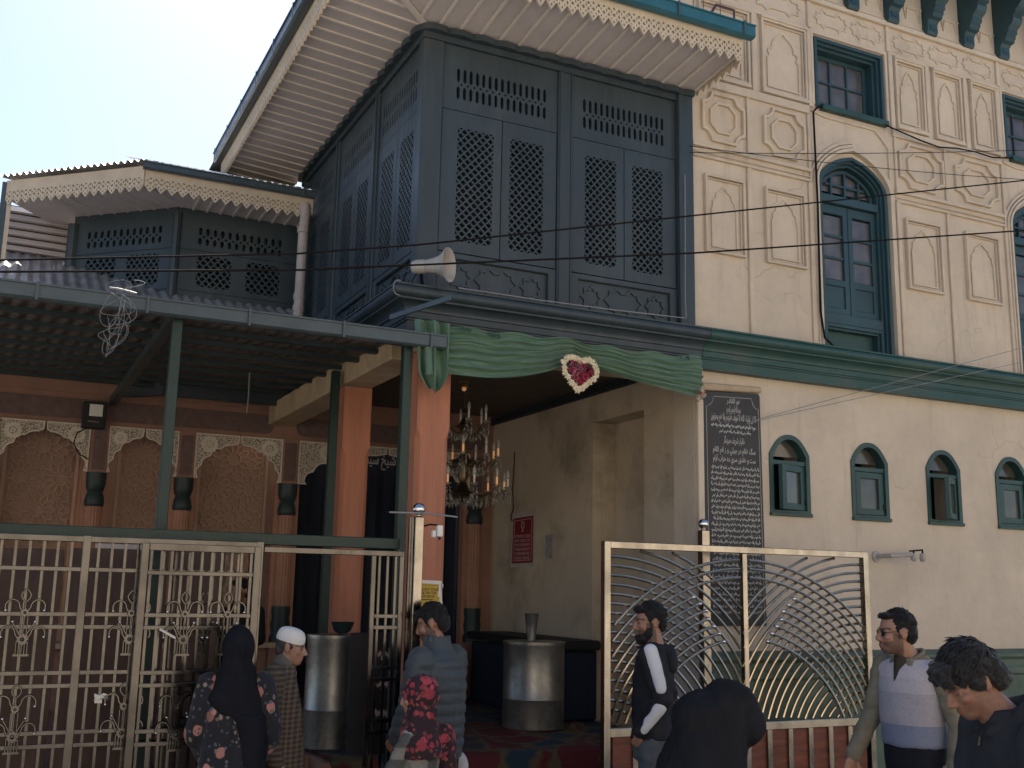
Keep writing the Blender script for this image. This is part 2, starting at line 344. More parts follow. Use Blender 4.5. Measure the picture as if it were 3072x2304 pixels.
# horizontal and vertical plaster bands
def band(z0, z1, d, x0=5.17, x1=12.4, n='moulding_band'): MB().fbox(W, x0, x1, z0, z1, 0, d).build(n, 'cream_trim', mb_, bevel=.005)
segs = [(5.17, 6.50), (7.55, 9.06), (10.11, 11.62)]
for a, b in segs:
    band(5.53, 5.555, .030, a, b); band(5.575, 5.59, .018, a, b); band(5.625, 5.66, .034, a, b)
for a, b in [(5.17, 6.50), (7.55, 9.06), (10.11, 11.62)]:
    band(6.205, 6.285, .030, a, b)
band(7.07, 7.10, .022, 5.17, 6.52); band(7.07, 7.10, .022, 7.54, 9.08); band(7.37, 7.42, .04); band(7.44, 7.455, .02)
def vband(x, z0, z1, w=.05, d=.024): MB().fbox(W, x-w/2, x+w/2, z0, z1, 0, d).build('pilaster_strip', 'cream_trim', mb_, bevel=.005)
for k in (0, PITCHX):
    for x in (7.575+k, 8.245+k, 9.065+k): vband(x, 3.95, 5.53); vband(x, 5.66, 6.205, .03)
    for x in (7.565+k, 8.06+k, 8.595+k, 9.075+k): vband(x, 6.285, 7.07, .055)
for x in (5.785, 6.49): vband(x, 3.95, 5.53); vband(x, 5.66, 6.205, .03)
for x in (5.875, 6.53): vband(x, 6.285, 7.07, .06)
for x in (6.54, 7.545, 9.10, 10.1): vband(x, 7.10, 7.37, .04)
half_low = [(1, 0), (1, .60), (.90, .665), (.90, .74), (.68, .80), (.62, .87), (.30, .93), (0, 1)]
half_tall = [(1, 0), (1, .52), (.88, .555), (.95, .62), (.90, .675), (.72, .695), (.68, .78), (.56, .85), (.28, .93), (0, 1)]
def arch_line(cx, hw, z0, h, half): return [(cx+a*hw, z0+b*h) for a, b in half] + [(cx-a*hw, z0+b*h) for a, b in half[-2::-1]]
def panel(x0, x1, z0, z1, half, stepped=False):
    p = MB(); p.ring(W, rect(x0, x1, z0, z1), .022, 0, .040)
    p.ring(W, rect(x0+.030, x1-.030, z0+.030, z1-.030), .012, 0, .022)
    if stepped: p.fbox(W, x0-.012, x1+.012, z1-.004, z1+.022, 0, .055); p.fbox(W, x0-.006, x1+.006, z0-.026, z0+.004, 0, .05)
    o = p.build('wall_panel', 'cream_trim', mb_, bevel=.004)
    q = MB(); q.ring(W, arch_line((x0+x1)/2, (x1-x0)/2-.075, z0+.055, (z1-z0)*.80, half), .014, 0, .016)
    q.build('arch_moulding', 'cream_trim', o)
for x0, x1 in ((5.29, 5.72), (5.95, 6.41), (7.65, 8.12), (8.45, 8.93), (7.65+PITCHX, 8.12+PITCHX), (8.45+PITCHX, 8.93+PITCHX)): panel(x0, x1, 4.675, 5.385, half_low)
for x0, x1 in ((5.25, 5.81), (5.95, 6.48), (7.61, 8.00), (8.13, 8.52), (8.66, 9.04), (7.61+PITCHX, 8.0+PITCHX), (8.13+PITCHX, 8.52+PITCHX)): panel(x0, x1, 6.32, 7.04, half_tall, True)
def octagon(cx, cz, rx, rz):
    p = MB(); out = []
    for sx, sz in ((1, 1), (-1, 1), (-1, -1), (1, -1)):           # concave quarter rounds at the corners
        c = (sx, sz); a0 = {(1, 1): 270, (-1, 1): 360, (-1, -1): 90, (1, -1): 180}[c]
        arc = [(sx+.42*cos(radians(a0-90*i/5)), sz+.42*sin(radians(a0-90*i/5))) for i in range(6)]
        out += arc
    poly = [(cx+a*rx, cz+b*rz) for a, b in out]
    p.ring(W, poly, .026, 0, .034)
    o = p.build('octagon_moulding', 'cream_trim', mb_, bevel=.004)
    inn = [(cx+.62*rx*a, cz+.62*rz*b) for a, b in ((1, .45), (.45, 1), (-.45, 1), (-1, .45), (-1, -.45), (-.45, -1), (.45, -1), (1, -.45))]
    MB().ring(W, inn, .02, 0, .026).build('inner_octagon', 'cream_trim', o)
for cx, rx in ((5.51, .235), (6.20, .245), (7.91, .30), (8.68, .31), (7.91+PITCHX, .3), (8.68+PITCHX, .3)): octagon(cx, 5.935, rx, .235)
def star_chain(x0, x1, z0, z1, n):                               # knotted star cartouches, as open interlace
    out = []; w = (x1-x0)/n; h = z1-z0; cz = (z0+z1)/2
    for i in range(n):
        c = x0+w*(i+.5); a = w*.47; b = h*.46
        pts = [(1, 0), (.86, .22), (.86, .62), (.62, .62), (.46, 1), (.30, .66), (-.30, .66), (-.46, 1), (-.62, .62), (-.86, .62), (-.86, .22), (-1, 0), (-.86, -.22), (-.86, -.62), (-.62, -.62), (-.46, -1), (-.30, -.66), (.30, -.66), (.46, -1), (.62, -.62), (.86, -.62), (.86, -.22)]
        out.append([(c+a*x, cz+b*y) for x, y in pts])
    return out
def frieze_panel(x0, x1, z0, z1, n):
    p = MB()
    for poly in star_chain(x0, x1, z0, z1, n): p.ring(W, poly, .012, 0, .014)
    p.build('frieze_panel', 'cream_trim', mb_)
frieze_panel(6.60, 7.50, 7.12, 7.35, 2); frieze_panel(7.60, 9.05, 7.12, 7.35, 3); frieze_panel(9.16, 10.05, 7.12, 7.35, 2); frieze_panel(5.25, 6.48, 7.13, 7.36, 2)
for i in range(7):                                               # upper band between the brackets
    frieze_panel(5.60+.525*i, 6.02+.525*i, 7.50, 8.3, 1)
# carved brackets carrying the storey above
def bracket_mesh(x):
    pr = [(0, 7.405), (-.06, 7.405), (-.075, 7.43), (-.075, 7.52), (-.10, 7.55), (-.145, 7.56), (-.145, 7.585), (-.165, 7.60), (-.16, 7.625), (-.185, 7.64), (-.185, 7.68), (-.24, 7.72), (-.26, 7.77), (-.25, 7.80), (-.29, 7.815), (-.28, 7.84), (-.32, 7.86), (-.38, 7.92), (-.42, 8.0), (-.41, 8.04), (-.5, 8.10), (-.56, 8.2), (-.56, 8.35), (0, 8.35)]
    p = MB(); p.plate(Fr((0, 7.198, 0), (0, 1, 0), (0, 0, 1), (1, 0, 0)), [pr], x, x+.14)
    o = p.build('bracket', 'door', mb_, bevel=.008)
    MB().fbox(W, x+.035, x+.105, 7.46, 7.50, .0755, .083).build('boss', 'door', o)
    return o
for i in range(9): bracket_mesh(5.42+.525*i)
MB().box(4.5, 12.4, 6.6, 7.19, 8.36, 8.6).build('oriel_floor', 'door', mb_)
# tall arched windows
def arched_window(x0, x1):
    w = MB(); a = parch(x0, x1, 3.93, 5.55, 5.875)
    w.ring(W, a, .036, -.16, .022); w.ring(W, off(a, -.030), .026, -.16, -.012); w.ring(W, off(a, -.052), .026, -.16, -.042)
    o = w.build('arched_window', 'door', mb_, bevel=.003)
    ix0, ix1 = x0+.07, x1-.07; cx = (x0+x1)/2
    MB().fbox(W, ix0, ix1, 5.40, 5.475, -.15, -.03).build('transom', 'door', o, bevel=.004)
    MB().fbox(W, ix0, ix1, 4.235, 4.33, -.15, -.03).build('lower_rail', 'door', o, bevel=.004)
    # fanlight
    g = MB(); g.plate(W, [[(a_, max(5.47, z)) for a_, z in off(a, -.08) if z > 5.3]], -.135, -.125); g.build('fanlight_pane', 'pane', o)
    f = MB(); f.ring(W, parch(ix0+.02, ix1-.02, 5.475, 5.53, 5.775), .03, -.125, -.085)
    for dx in (-.17, 0, .17): f.fbox(W, cx+dx-.011, cx+dx+.011, 5.475, 5.72 if dx else 5.77, -.125, -.09)
    f.fbox(W, cx-.24, cx+.24, 5.60, 5.622, -.124, -.095); f.build('fanlight_bars', 'door', o)
    for s, (a0, a1) in enumerate(((ix0+.005, cx-.004), (cx+.004, ix1-.005))):
        lx0, lx1 = a0+.055, a1-.055
        leaf = MB().plate(W, [rect(a0, a1, 4.335, 5.398), rect(lx0, lx1, 4.67, 5.31), rect(lx0, lx1, 4.40, 4.61)], -.125, -.075).build('leaf', 'door', o, bevel=.004)
        for k in range(3):
            zb = 4.67+.64*k/3
            MB().fbox(W, lx0, lx1, zb+.012, zb+.64/3-.012, -.115, -.105).build('pane', 'pane', leaf)
            if k: MB().fbox(W, lx0, lx1, zb-.012, zb+.012, -.12, -.085).build('glazing_bar', 'door', leaf)
        MB().fbox(W, lx0, lx1, 4.40, 4.61, -.12, -.092).build('leaf_panel', 'door', leaf)
    k = MB(); k.ring(W, rect(ix0, ix1, 3.98, 4.234), .03, -.14, -.035); k.ring(W, rect(ix0+.032, ix1-.032, 4.0, 4.205), .022, -.14, -.06); k.build('kick_panel_frame', 'door', o)
    MB().fbox(W, ix0+.05, ix1-.05, 4.0, 4.19, -.14, -.13).build('kick_panel', 'win_green', o)
    MB().fbox(W, x0+.04, x1-.05, 3.955, 3.988, -.03, .03).build('sill', 'sill_green', o, bevel=.003)
    # plaster surround of three nested roll mouldings
    s_ = MB()
    for d0, wd, dp in ((.018, .022, .05), (.046, .020, .036), (.074, .022, .022)):
        b_ = parch(x0-d0, x1+d0, 3.95, 5.56, 5.90+d0*1.5); c_ = parch(x0-d0-wd, x1+d0+wd, 3.95, 5.56, 5.90+(d0+wd)*1.5)
        b_ = b_[1:] + b_[:1]; c_ = c_[1:] + c_[:1]; n_ = len(b_)
        for i_ in range(n_-1): s_.add([W.p(*q, e) for e in (0, dp) for q in (b_[i_], b_[i_+1], c_[i_+1], c_[i_])], [(4, 5, 6, 7), (0, 1, 5, 4), (2, 3, 7, 6)])
    s_.build('arch_surround', 'cream_trim', mb_)
    # sunk spandrel frame above the arch
    q = MB(); q.strip(W, [(x0-.05, 6.25), (x0+.12, 6.22), (x1-.12, 6.22), (x1-.02, 6.14), (x1+.055, 6.05), (x1+.055, 5.70)], .018, 0, .02); q.build('spandrel_moulding', 'cream_trim', mb_)
for a, b in doors: arched_window(a, b)
# rectangular six-pane windows above
def rect_window(x0, x1):
    z0, z1 = 6.31, 7.025
    w = MB(); w.ring(W, rect(x0, x1, z0, z1), .034, -.2, .022); w.ring(W, rect(x0+.030, x1-.030, z0+.03, z1-.03), .03, -.2, -.01); w.ring(W, rect(x0+.056, x1-.056, z0+.056, z1-.056), .03, -.2, -.045)
    o = w.build('window', 'door', mb_, bevel=.003)
    a0, a1, b0, b1 = x0+.086, x1-.086, z0+.086, z1-.086
    sash = MB().plate(W, [rect(a0, a1, b0, b1)] + [rect(a0+.03+(a1-a0-.05)/3*i, a0+.01+(a1-a0-.05)/3*(i+1), b0+.03+(b1-b0-.05)/2*j, b0+.01+(b1-b0-.05)/2*(j+1)) for i in range(3) for j in range(2)], -.17, -.13).build('sash', 'door', o, bevel=.003)
    for i in range(3):
        for j in range(2):
            MB().fbox(W, a0+.03+(a1-a0-.05)/3*i, a0+.01+(a1-a0-.05)/3*(i+1), b0+.03+(b1-b0-.05)/2*j, b0+.01+(b1-b0-.05)/2*(j+1), -.158, -.15).build('pane', 'pane', sash)
    MB().fbox(W, x0+.05, x1+.01, z0-.035, z0+.02, .0, .06).build('sill', 'green', o, bevel=.004)
    s_ = MB(); s_.plate(W, [[(x0-.05, z0), (x0-.02, z0), (x0-.02, z1+.02), (x1+.02, z1+.02), (x1+.02, z0), (x1+.05, z0), (x1+.05, z1+.05), (x0-.05, z1+.05)]], 0, .03)
    s_.build('window_surround', 'cream_trim', mb_, bevel=.004)
for a, b in rects: rect_window(a, b)
# small segmental-headed windows of the ground floor
def small_window(x0, x1, ang, idx):
    w = MB(); a = seg_arch(x0, x1, 2.455, 2.975, 3.15)
    w.ring(W, a, .042, -.1, .012); o = w.build('small_window', 'win_green', mb_, bevel=.004)
    MB().fbox(W, x0+.035, x1-.035, 2.885, 2.925, -.08, -.0).build('transom', 'win_green', o, bevel=.003)
    g = MB(); g.plate(W, [[(p, max(z, 2.92)) for p, z in off(a, -.035) if z > 2.9]], -.09, -.083); g.build('pane', 'pane2', o)
    # side-hung sash, standing a little open
    sx0, sx1 = x0+.05, x1-.045
    piv = W.p(sx1, 0, -.02); u = Vector((cos(ang), sin(ang), 0)); fr = Fr(piv, u, (0, 0, 1), Vector((sin(ang), -cos(ang), 0)))
    L = sx1-sx0
    s = MB().plate(fr, [rect(-L, 0, 2.50, 2.882), rect(-L+.062, -.062, 2.555, 2.825)], -.03, .012).build('sash', 'win_green', o, bevel=.004)
    MB().fbox(fr, -L+.062, -.062, 2.555, 2.825, -.02, -.012).build('pane', 'pane2', s)
    MB().fbox(fr, -.02, .004, 2.55, 2.60, .012, .02).build('hinge', 'black', s)
    MB().fbox(W, x0-.005, x1+.005, 2.445, 2.475, -.02, .03).build('sill', 'win_green', o, bevel=.003)
for i, (a, b) in enumerate(smalls): small_window(a, b, (.30, .04, .55, .03, .2, .05)[i], i)
# outside camera bracket of the wall and the marble tablet
lb = thing('security_camera', 'small white camera pair on a rusty arm fixed to the cream wall', 'camera', (7.1, 7.2, 2.15))
MB().tube([(7.10, 7.2, 2.135), (7.10, 7.02, 2.14), (7.32, 7.0, 2.155)], .020, 8).build('arm', 'horn', lb, smooth=True)
MB().tube([(7.30, 7.0, 2.185), (7.46, 7.0, 2.20)], .007, 6).build('crossbar', 'cable', lb)
for x in (7.35, 7.455):
    MB().tube([(x, 7.0, 2.195), (x, 7.0, 2.16)], .008, 6).build('stem', 'cable', lb)
    MB().lathe([(.006, .045), (.024, .04), (.03, .0), (.022, -.022), (.004, -.03)], Matrix.Translation((x, 7.0, 2.125)), 12).build('lamp_head', 'horn', lb, smooth=True)
MB().lathe([(.05, 0), (.05, .012), (.02, .02)], Matrix.Translation((7.10, 7.197, 2.135)) @ Matrix.Rotation(pi/2, 4, 'X'), 14).build('wall_plate', 'horn', lb)

# ------------------------------------------------------------------ writing helpers
AR = {'ا': 'ﺍﺎ', 'آ': 'ﺁﺂ', 'ب': 'ﺏﺐﺑﺒ', 'ت': 'ﺕﺖﺗﺘ', 'ج': 'ﺝﺞﺟﺠ', 'ح': 'ﺡﺢﺣﺤ', 'خ': 'ﺥﺦﺧﺨ', 'د': 'ﺩﺪ', 'ذ': 'ﺫﺬ', 'ر': 'ﺭﺮ', 'ز': 'ﺯﺰ', 'س': 'ﺱﺲﺳﺴ', 'ش': 'ﺵﺶﺷﺸ', 'ص': 'ﺹﺺﺻﺼ', 'ض': 'ﺽﺾﺿﻀ', 'ط': 'ﻁﻂﻃﻄ', 'ع': 'ﻉﻊﻋﻌ', 'غ': 'ﻍﻎﻏﻐ', 'ف': 'ﻑﻒﻓﻔ', 'ق': 'ﻕﻖﻗﻘ', 'ك': 'ﻙﻚﻛﻜ', 'ل': 'ﻝﻞﻟﻠ', 'م': 'ﻡﻢﻣﻤ', 'ن': 'ﻥﻦﻧﻨ', 'ه': 'ﻩﻪﻫﻬ', 'و': 'ﻭﻮ', 'ي': 'ﻱﻲﻳﻴ', 'ی': 'ﻯﻰﻳﻴ', 'گ': 'ﮒﮓﮔﮕ', 'ک': 'ﮎﮏﮐﮑ', 'پ': 'ﭖﭗﭘﭙ', 'ے': 'ﮮﮯ', 'ء': 'ﺀ'}
def shape_ar(s):                                                 # joins letters and lays them right to left
    out = []
    for i, ch in enumerate(s):
        f = AR.get(ch)
        if not f: out.append(ch); continue
        pv = i > 0 and len(AR.get(s[i-1], '')) == 4; nx = i+1 < len(s) and s[i+1] in AR and s[i+1] != 'ء'
        if len(f) == 4: out.append(f[3] if pv and nx else f[1] if pv else f[2] if nx else f[0])
        else: out.append(f[1] if pv and len(f) > 1 else f[0])
    return ''.join(reversed(out))
def text_mesh(body, size, width=None, bold=0.0):
    c = bpy.data.curves.new('txt', 'FONT'); c.body = body; c.size = size; c.align_x = 'CENTER'; c.align_y = 'CENTER'; c.resolution_u = 2; c.offset = bold
    o = bpy.data.objects.new('txt', c); COL.objects.link(o)
    dg = bpy.context.evaluated_depsgraph_get(); me = bpy.data.meshes.new_from_object(o.evaluated_get(dg))
    vs = [v.co.copy() for v in me.vertices]; fs = [tuple(p.vertices) for p in me.polygons]
    bpy.data.objects.remove(o); bpy.data.curves.remove(c); bpy.data.meshes.remove(me)
    if vs and width:
        x0, x1 = min(v.x for v in vs), max(v.x for v in vs); k = width/max(1e-6, x1-x0)
        for v in vs: v.x = (v.x-(x0+x1)/2)*k
    return vs, fs
def put_text(mb, fr, body, a, b, size, width=None, c=.004, bold=0.0):
    vs, fs = text_mesh(body, size, width, bold); mb.add([fr.p(a+v.x, b+v.y, c) for v in vs], fs); return mb
def scrawl(mb, fr, a0, a1, b, h, c, rng):                        # a worn, unreadable line of cursive script
    x = a1
    while x > a0+.012:
        w = min(rng.uniform(.018, .05), x-a0); n = max(4, int(w/.005)); pts = []
        ph = rng.uniform(0, 6)
        for i in range(n+1): pts.append((x-w*i/n, b+h*.30*sin(ph+i*1.7)+h*.18*sin(ph*2+i*.6)))
        mb.plate(fr, [ribbon(pts, h*.20)], c, c+.0015)
        if rng.random() < .5:
            xx = x-w*.5; mb.fbox(fr, xx-.002, xx+.002, b-h*.1, b+h*.75, c, c+.0012)
        for _ in range(rng.randint(0, 2)):
            xx = x-w*rng.random(); zz = b+h*rng.choice((-.6, .6)); mb.fbox(fr, xx-.002, xx+.002, zz-.002, zz+.002, c, c+.0012)
        x -= w+rng.uniform(.003, .009)
M['script'] = mat('script_white', (.47, .46, .42), .6, var=.1, bump=0)
tb = thing('inscribed_tablet', 'tall black stone tablet carved with white script beside the porch opening', 'tablet', (5.54, 7.2, 2.5))
MB().plate(W, [[(5.245, 1.53), (5.845, 1.53), (5.84, 2.4), (5.83, 3.455), (5.815, 3.475), (5.25, 3.45), (5.232, 3.44)]], .001, .028).build('slab', mat('black_slate', (.026, .025, .027), .45, var=.35, scale=5, bump=.1), tb, bevel=.004)
MB().plate(W, [[(5.215, 3.45), (5.84, 3.485), (5.835, 3.535), (5.24, 3.515), (5.21, 3.49)]], .001, .05).build('mortar_cap', 'beam', tb, bevel=.01)
T = Fr((0, D-.0285, 0), (1, 0, 0), (0, 0, 1), (0, -1, 0))
b_ = MB(); b_.strip(T, [(5.275, 1.56), (5.27, 2.4), (5.265, 3.32), (5.30, 3.335), (5.325, 3.36), (5.34, 3.41), (5.735, 3.425), (5.75, 3.375), (5.775, 3.345), (5.805, 3.34), (5.815, 2.4), (5.82, 1.56)], .0035, .0005, .0022); b_.build('border_line', 'script', tb)
s_ = MB()
put_text(s_, T, shape_ar('هو القادر'), 5.545, 3.385, .06, .14, .002, .001)
put_text(s_, T, shape_ar('بسم الله الرحمن الرحيم'), 5.545, 3.315, .075, .145, .002, .001)
put_text(s_, T, shape_ar('الا ان اولياء الله لا خوف عليهم ولا هم يحزنون'), 5.545, 3.245, .075, .47, .002, .0012)
rng = random.Random(5)
scrawl(s_, T, 5.31, 5.775, 3.17, .035, .0005, rng); scrawl(s_, T, 5.39, 5.72, 3.12, .03, .0005, rng)
put_text(s_, T, shape_ar('خانيار شريف سرينگر'), 5.545, 3.05, .075, .22, .002, .001)
put_text(s_, T, shape_ar('سگ غلام در جيلي و ز قم اللام'), 5.545, 2.965, .06, .44, .002, .001)
put_text(s_, T, shape_ar('ست و عاشق سري ده خراب آيام'), 5.545, 2.89, .06, .44, .002, .001)
s_.build('heading_script', 'script', tb)
s_ = MB(); z = 2.815
while z > 1.60: scrawl(s_, T, 5.30, 5.80, z, .030, .0005, rng); z -= .047
s_.build('small_script', 'script', tb)
# ------------------------------------------------------------------ timber gallery over the porch
BX0, BX1, BY0, BY1, BZ0, BZ1 = 2.67, 5.16, 7.2, 10.8, 3.94, 6.10
gal = thing('timber_gallery', 'dark teal carved wooden upper room projecting over the porch', 'building', (3.9, 7.2, 3.9))
def lattice(fr, a0, a1, b0, b1, pw=.062, ph=.070, bar=.38):
    """panel of staggered lozenge holes with half lozenges at the edges"""
    holes = []; nx = max(1, round((a1-a0)/pw)); pw = (a1-a0)/nx; nz = max(1, round((b1-b0)/(ph/2))); hh = (b1-b0)/nz
    for j in range(nz+1):
        for i in range(nx+1):
            cx = a0+pw*(i+(.5 if j % 2 else 0)); cz = b0+hh*j
            rx, rz = pw/2*(1-bar*.55), hh*(1-bar)
            dia = [(cx+rx, cz), (cx+rx*.08, cz+rz), (cx-rx*.08, cz+rz), (cx-rx, cz), (cx-rx*.08, cz-rz), (cx+rx*.08, cz-rz)]
            c_ = clip(dia, a0+.006, a1-.006, b0+.006, b1-.006)
            if len(c_) > 2 and abs(area(c_)) > pw*ph*.06: holes.append(c_)
    return holes
def slots(a0, a1, b0, b1, n=14):
    hs = []; p = (a1-a0)/n; h = (b1-b0); w = p*.23
    for i in range(n+1):
        c = a0+p*i
        for lo, hi in ((b0, b0+h*.42), (b0+h*.54, b1)):
            hs.append([(c-w, lo+.018), (c, lo), (c+w, lo+.018), (c+w, hi-.018), (c, hi), (c-w, hi-.018)])
        if i < n:
            cc = c+p/2; r = p*.17; zc = b0+h*.48
            hs.append([(cc+r*cos(t*pi/4), zc+r*sin(t*pi/4)) for t in range(8)])
    return hs
def bay(fr, a0, a1, par, la, lb, flip=False):
    """one bay between posts: slotted head board, two lattice shutters, carved dado panel"""
    hd = MB().plate(fr, [rect(a0, a1, 5.46, 6.0)] + slots(la[0], lb[1], 5.555, 5.82), -.05, -.012).build('slotted_head_board', 'teal', par, bevel=.002)
    m_ = (la[1]+lb[0])/2
    for (x0, x1), (s0, s1) in ((la, (a0+.008, m_-.004)), (lb, (m_+.004, a1-.008))):
        sh = MB().plate(fr, [rect(s0, s1, 4.305, 5.452)] + lattice(fr, x0, x1, 4.39, 5.325), -.045, -.008).build('lattice_shutter', 'teal', par)
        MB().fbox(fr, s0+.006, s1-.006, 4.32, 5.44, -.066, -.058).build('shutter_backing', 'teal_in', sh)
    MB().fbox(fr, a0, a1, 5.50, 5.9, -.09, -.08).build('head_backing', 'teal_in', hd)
    da = MB().plate(fr, [rect(a0, a1, BZ0, 4.298), rect(a0+.07, a1-.07, 3.985, 4.25)], -.045, -.004).build('dado_frame', 'teal', par, bevel=.006)
    MB().fbox(fr, a0+.07, a1-.07, 3.985, 4.25, -.05, -.036).build('dado_panel', 'teal', da)
    x0, x1 = a0+.10, a1-.10; st = MB(); w = x1-x0
    def star(cx, cz, r, k=.62, sx=1):
        return [(cx+(r if i % 2 == 0 else r*k)*cos(pi*i/8+pi/8*0)*sx, cz+(r if i % 2 == 0 else r*k)*sin(pi*i/8)) for i in range(16)]
    cz = 4.117; r = .105
    st.ring(fr, star(x0+r, cz, r, .72), .016, -.036, -.022); st.ring(fr, star(x1-r, cz, r, .72), .016, -.036, -.022)
    b0, b1 = x0+2*r+.01, x1-2*r-.01
    lng = [(b0, cz), (b0+.05, cz+.045), (b0+.05, cz+.085), (b0+.09, cz+.085), (b0+.13, cz+.115), (b0+.17, cz+.08), (b1-.17, cz+.08), (b1-.13, cz+.115), (b1-.09, cz+.085), (b1-.05, cz+.085), (b1-.05, cz+.045), (b1, cz)]
    st.ring(fr, lng + [(a, 2*cz-b) for a, b in lng[-2:0:-1]], .016, -.036, -.022)
    st.build('star_strapwork', 'teal', da)
GF = FY(BY0); GL = FX(BX0)
bay(GF, 2.83, 3.85, gal, (2.965, 3.285), (3.42, 3.73)); bay(GF, 3.985, 5.01, gal, (4.105, 4.415), (4.56, 4.875))
for k, (y0, y1) in enumerate(((7.30, 8.26), (8.37, 9.42), (9.53, 10.62))):
    c = (y0+y1)/2; bay(GL, y0, y1, gal, (c-.385, c-.07), (c+.07, c+.385))
def post(fr, a0, a1, d=.0): MB().fbox(fr, a0, a1, BZ0, 6.0, -.10, d+.012).build('corner_post' if d else 'post', 'teal', gal, bevel=.008)
MB().box(BX0-.012, 2.83, BY0-.012, 7.30, BZ0, 6.0).build('corner_post', 'teal', gal, bevel=.008)
MB().box(5.01, 5.158, BY0-.05, 7.33, BZ0, 6.09).build('corner_post', 'teal', gal, bevel=.008)
post(GF, 3.85, 3.985); MB().fbox(GF, 3.862, 3.872, BZ0, 6.0, .012, .02).build('post_bead', 'teal', gal); MB().fbox(GF, 3.963, 3.973, BZ0, 6.0, .012, .02).build('post_bead', 'teal', gal)
for y0, y1 in ((8.26, 8.37), (9.42, 9.53), (10.62, 10.80)):
    post(GL, y0, y1); MB().fbox(GL, y0+.02, y0+.035, BZ0, 6.0, .012, .03).build('post_bead', 'teal', gal)
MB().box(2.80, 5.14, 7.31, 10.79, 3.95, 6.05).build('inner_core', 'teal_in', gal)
MB().fbox(GF, BX0, 5.158, 6.0, 6.10, -.08, .02).build('head_beam', 'teal', gal, bevel=.006)
MB().fbox(GL, 7.182, 10.8, 6.0, 6.10, -.08, .02).build('head_beam', 'teal', gal, bevel=.006)
# wavy valance where the wall meets the soffit
def wavy(a0, a1, amp, per):
    n = int((a1-a0)/per*10); return [(a0+(a1-a0)*i/n, .03+amp*abs(sin(pi*(a1-a0)*i/n/per))**.6) for i in range(n+1)]
fh = Fr((0, BY0-.02, 6.078), (1, 0, 0), (0, -1, 0), (0, 0, 1)); wv_ = wavy(BX0-.02, 5.158, .03, .20)
MB().plate(fh, [[(BX0-.02, 0)] + wv_ + [(5.158, 0)]], -.03, .02).build('wavy_valance', 'teal', gal)
fh2 = Fr((BX0-.02, 0, 6.078), (0, 1, 0), (-1, 0, 0), (0, 0, 1)); wv2 = wavy(7.2, 10.8, .03, .20)
MB().plate(fh2, [[(7.15, 0)] + wv2 + [(10.8, 0)]], -.03, .02).build('wavy_valance', 'teal', gal)
# stepped ledge under the gallery, front and left, mitred at the corner
ledge_sweep(lambda o: [(BX0-o, 10.8), (BX0-o, BY0-o), (5.172, BY0-o)]).build('ledge_moulding', 'teal', gal, smooth=True)
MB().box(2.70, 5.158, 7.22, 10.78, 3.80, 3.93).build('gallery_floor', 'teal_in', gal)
# broken loose strip at the ledge corner
MB().fbox(Fr((2.52, 7.02, 3.72), (.45, -.75, .12), (0, 0, 1), (-.8, -.5, 0)), -.12, .42, -.018, .018, 0, .02).build('loose_strip', 'gutter2', gal)

# ------------------------------------------------------------------ eave of the gallery
EX0, EY0, EX1, EZ = 1.90, 6.53, 5.20, 6.112
eav = thing('gallery_eave', 'wide boarded eave with cream lace fascia and blue gutter over the gallery', 'eave', (3.5, 6.9, 6.1))
def dg_y(x): return EY0+(x-EX0)*(BY0-EY0)/(BX0-EX0)
def dg_x(y): return EX0+(y-EY0)*(BX0-EX0)/(BY0-EY0)
FH = Fr((0, 0, EZ), (1, 0, 0), (0, 1, 0), (0, 0, 1))
def rise(mb):                                   # the soffit climbs slightly from the wall to its outer edge
    for v in mb.v: v.z += .065*min(1.1, max(0, (BY0-v.y)/(BY0-EY0), (BX0-v.x)/(BX0-EX0)))
    return mb
def board(poly, z=0.0):
    rise(MB().plate(FH, [poly], z, z+.02)).build('soffit_board', 'soffit', eav)
def batten(poly): rise(MB().plate(FH, [poly], -.012, 0)).build('soffit_batten', 'batten', eav)
px = .172; x = EX0+.01; ye = BY0-.02; rj = random.Random(3)
while x < EX1-.02:
    x1 = min(x+px, EX1); z = rj.uniform(0, .004)
    if x1 <= BX0: board([(x+.002, EY0), (x1-.002, EY0), (x1-.002, dg_y(x1)), (x+.002, dg_y(x))], z)
    elif x < BX0: board([(x+.002, EY0), (x1-.002, EY0), (x1-.002, ye), (BX0, ye), (x+.002, dg_y(x))], z)
    else: board([(x+.002, EY0), (x1-.002, EY0), (x1-.002, ye), (x+.002, ye)], z)
    if x > EX0+.05: batten([(x-.011, EY0+.01), (x+.011, EY0+.01), (x+.011, min(ye, dg_y(x))), (x-.011, min(ye, dg_y(x)))])
    x = x1
y = EY0+.01; xe = BX0-.02
while y < 11.3:
    y1 = y+px; z = rj.uniform(0, .004)
    if y1 <= BY0: board([(EX0, y+.002), (dg_x(y)-.004, y+.002), (dg_x(y1)-.004, y1-.002), (EX0, y1-.002)], z)
    elif y < BY0: board([(EX0, y+.002), (dg_x(y)-.004, y+.002), (xe, BY0), (xe, y1-.002), (EX0, y1-.002)], z)
    else: board([(EX0, y+.002), (xe, y+.002), (xe, y1-.002), (EX0, y1-.002)], z)
    if y > EY0+.05: batten([(EX0+.01, y-.011), (min(xe, dg_x(y)), y-.011), (min(xe, dg_x(y)), y+.011), (EX0+.01, y+.011)])
    y = y1
rise(MB().strip(FH, [(EX0+.01, EY0+.01), (BX0-.02, BY0-.02)], .05, -.018, -.0125)).build('hip_batten', 'batten', eav)
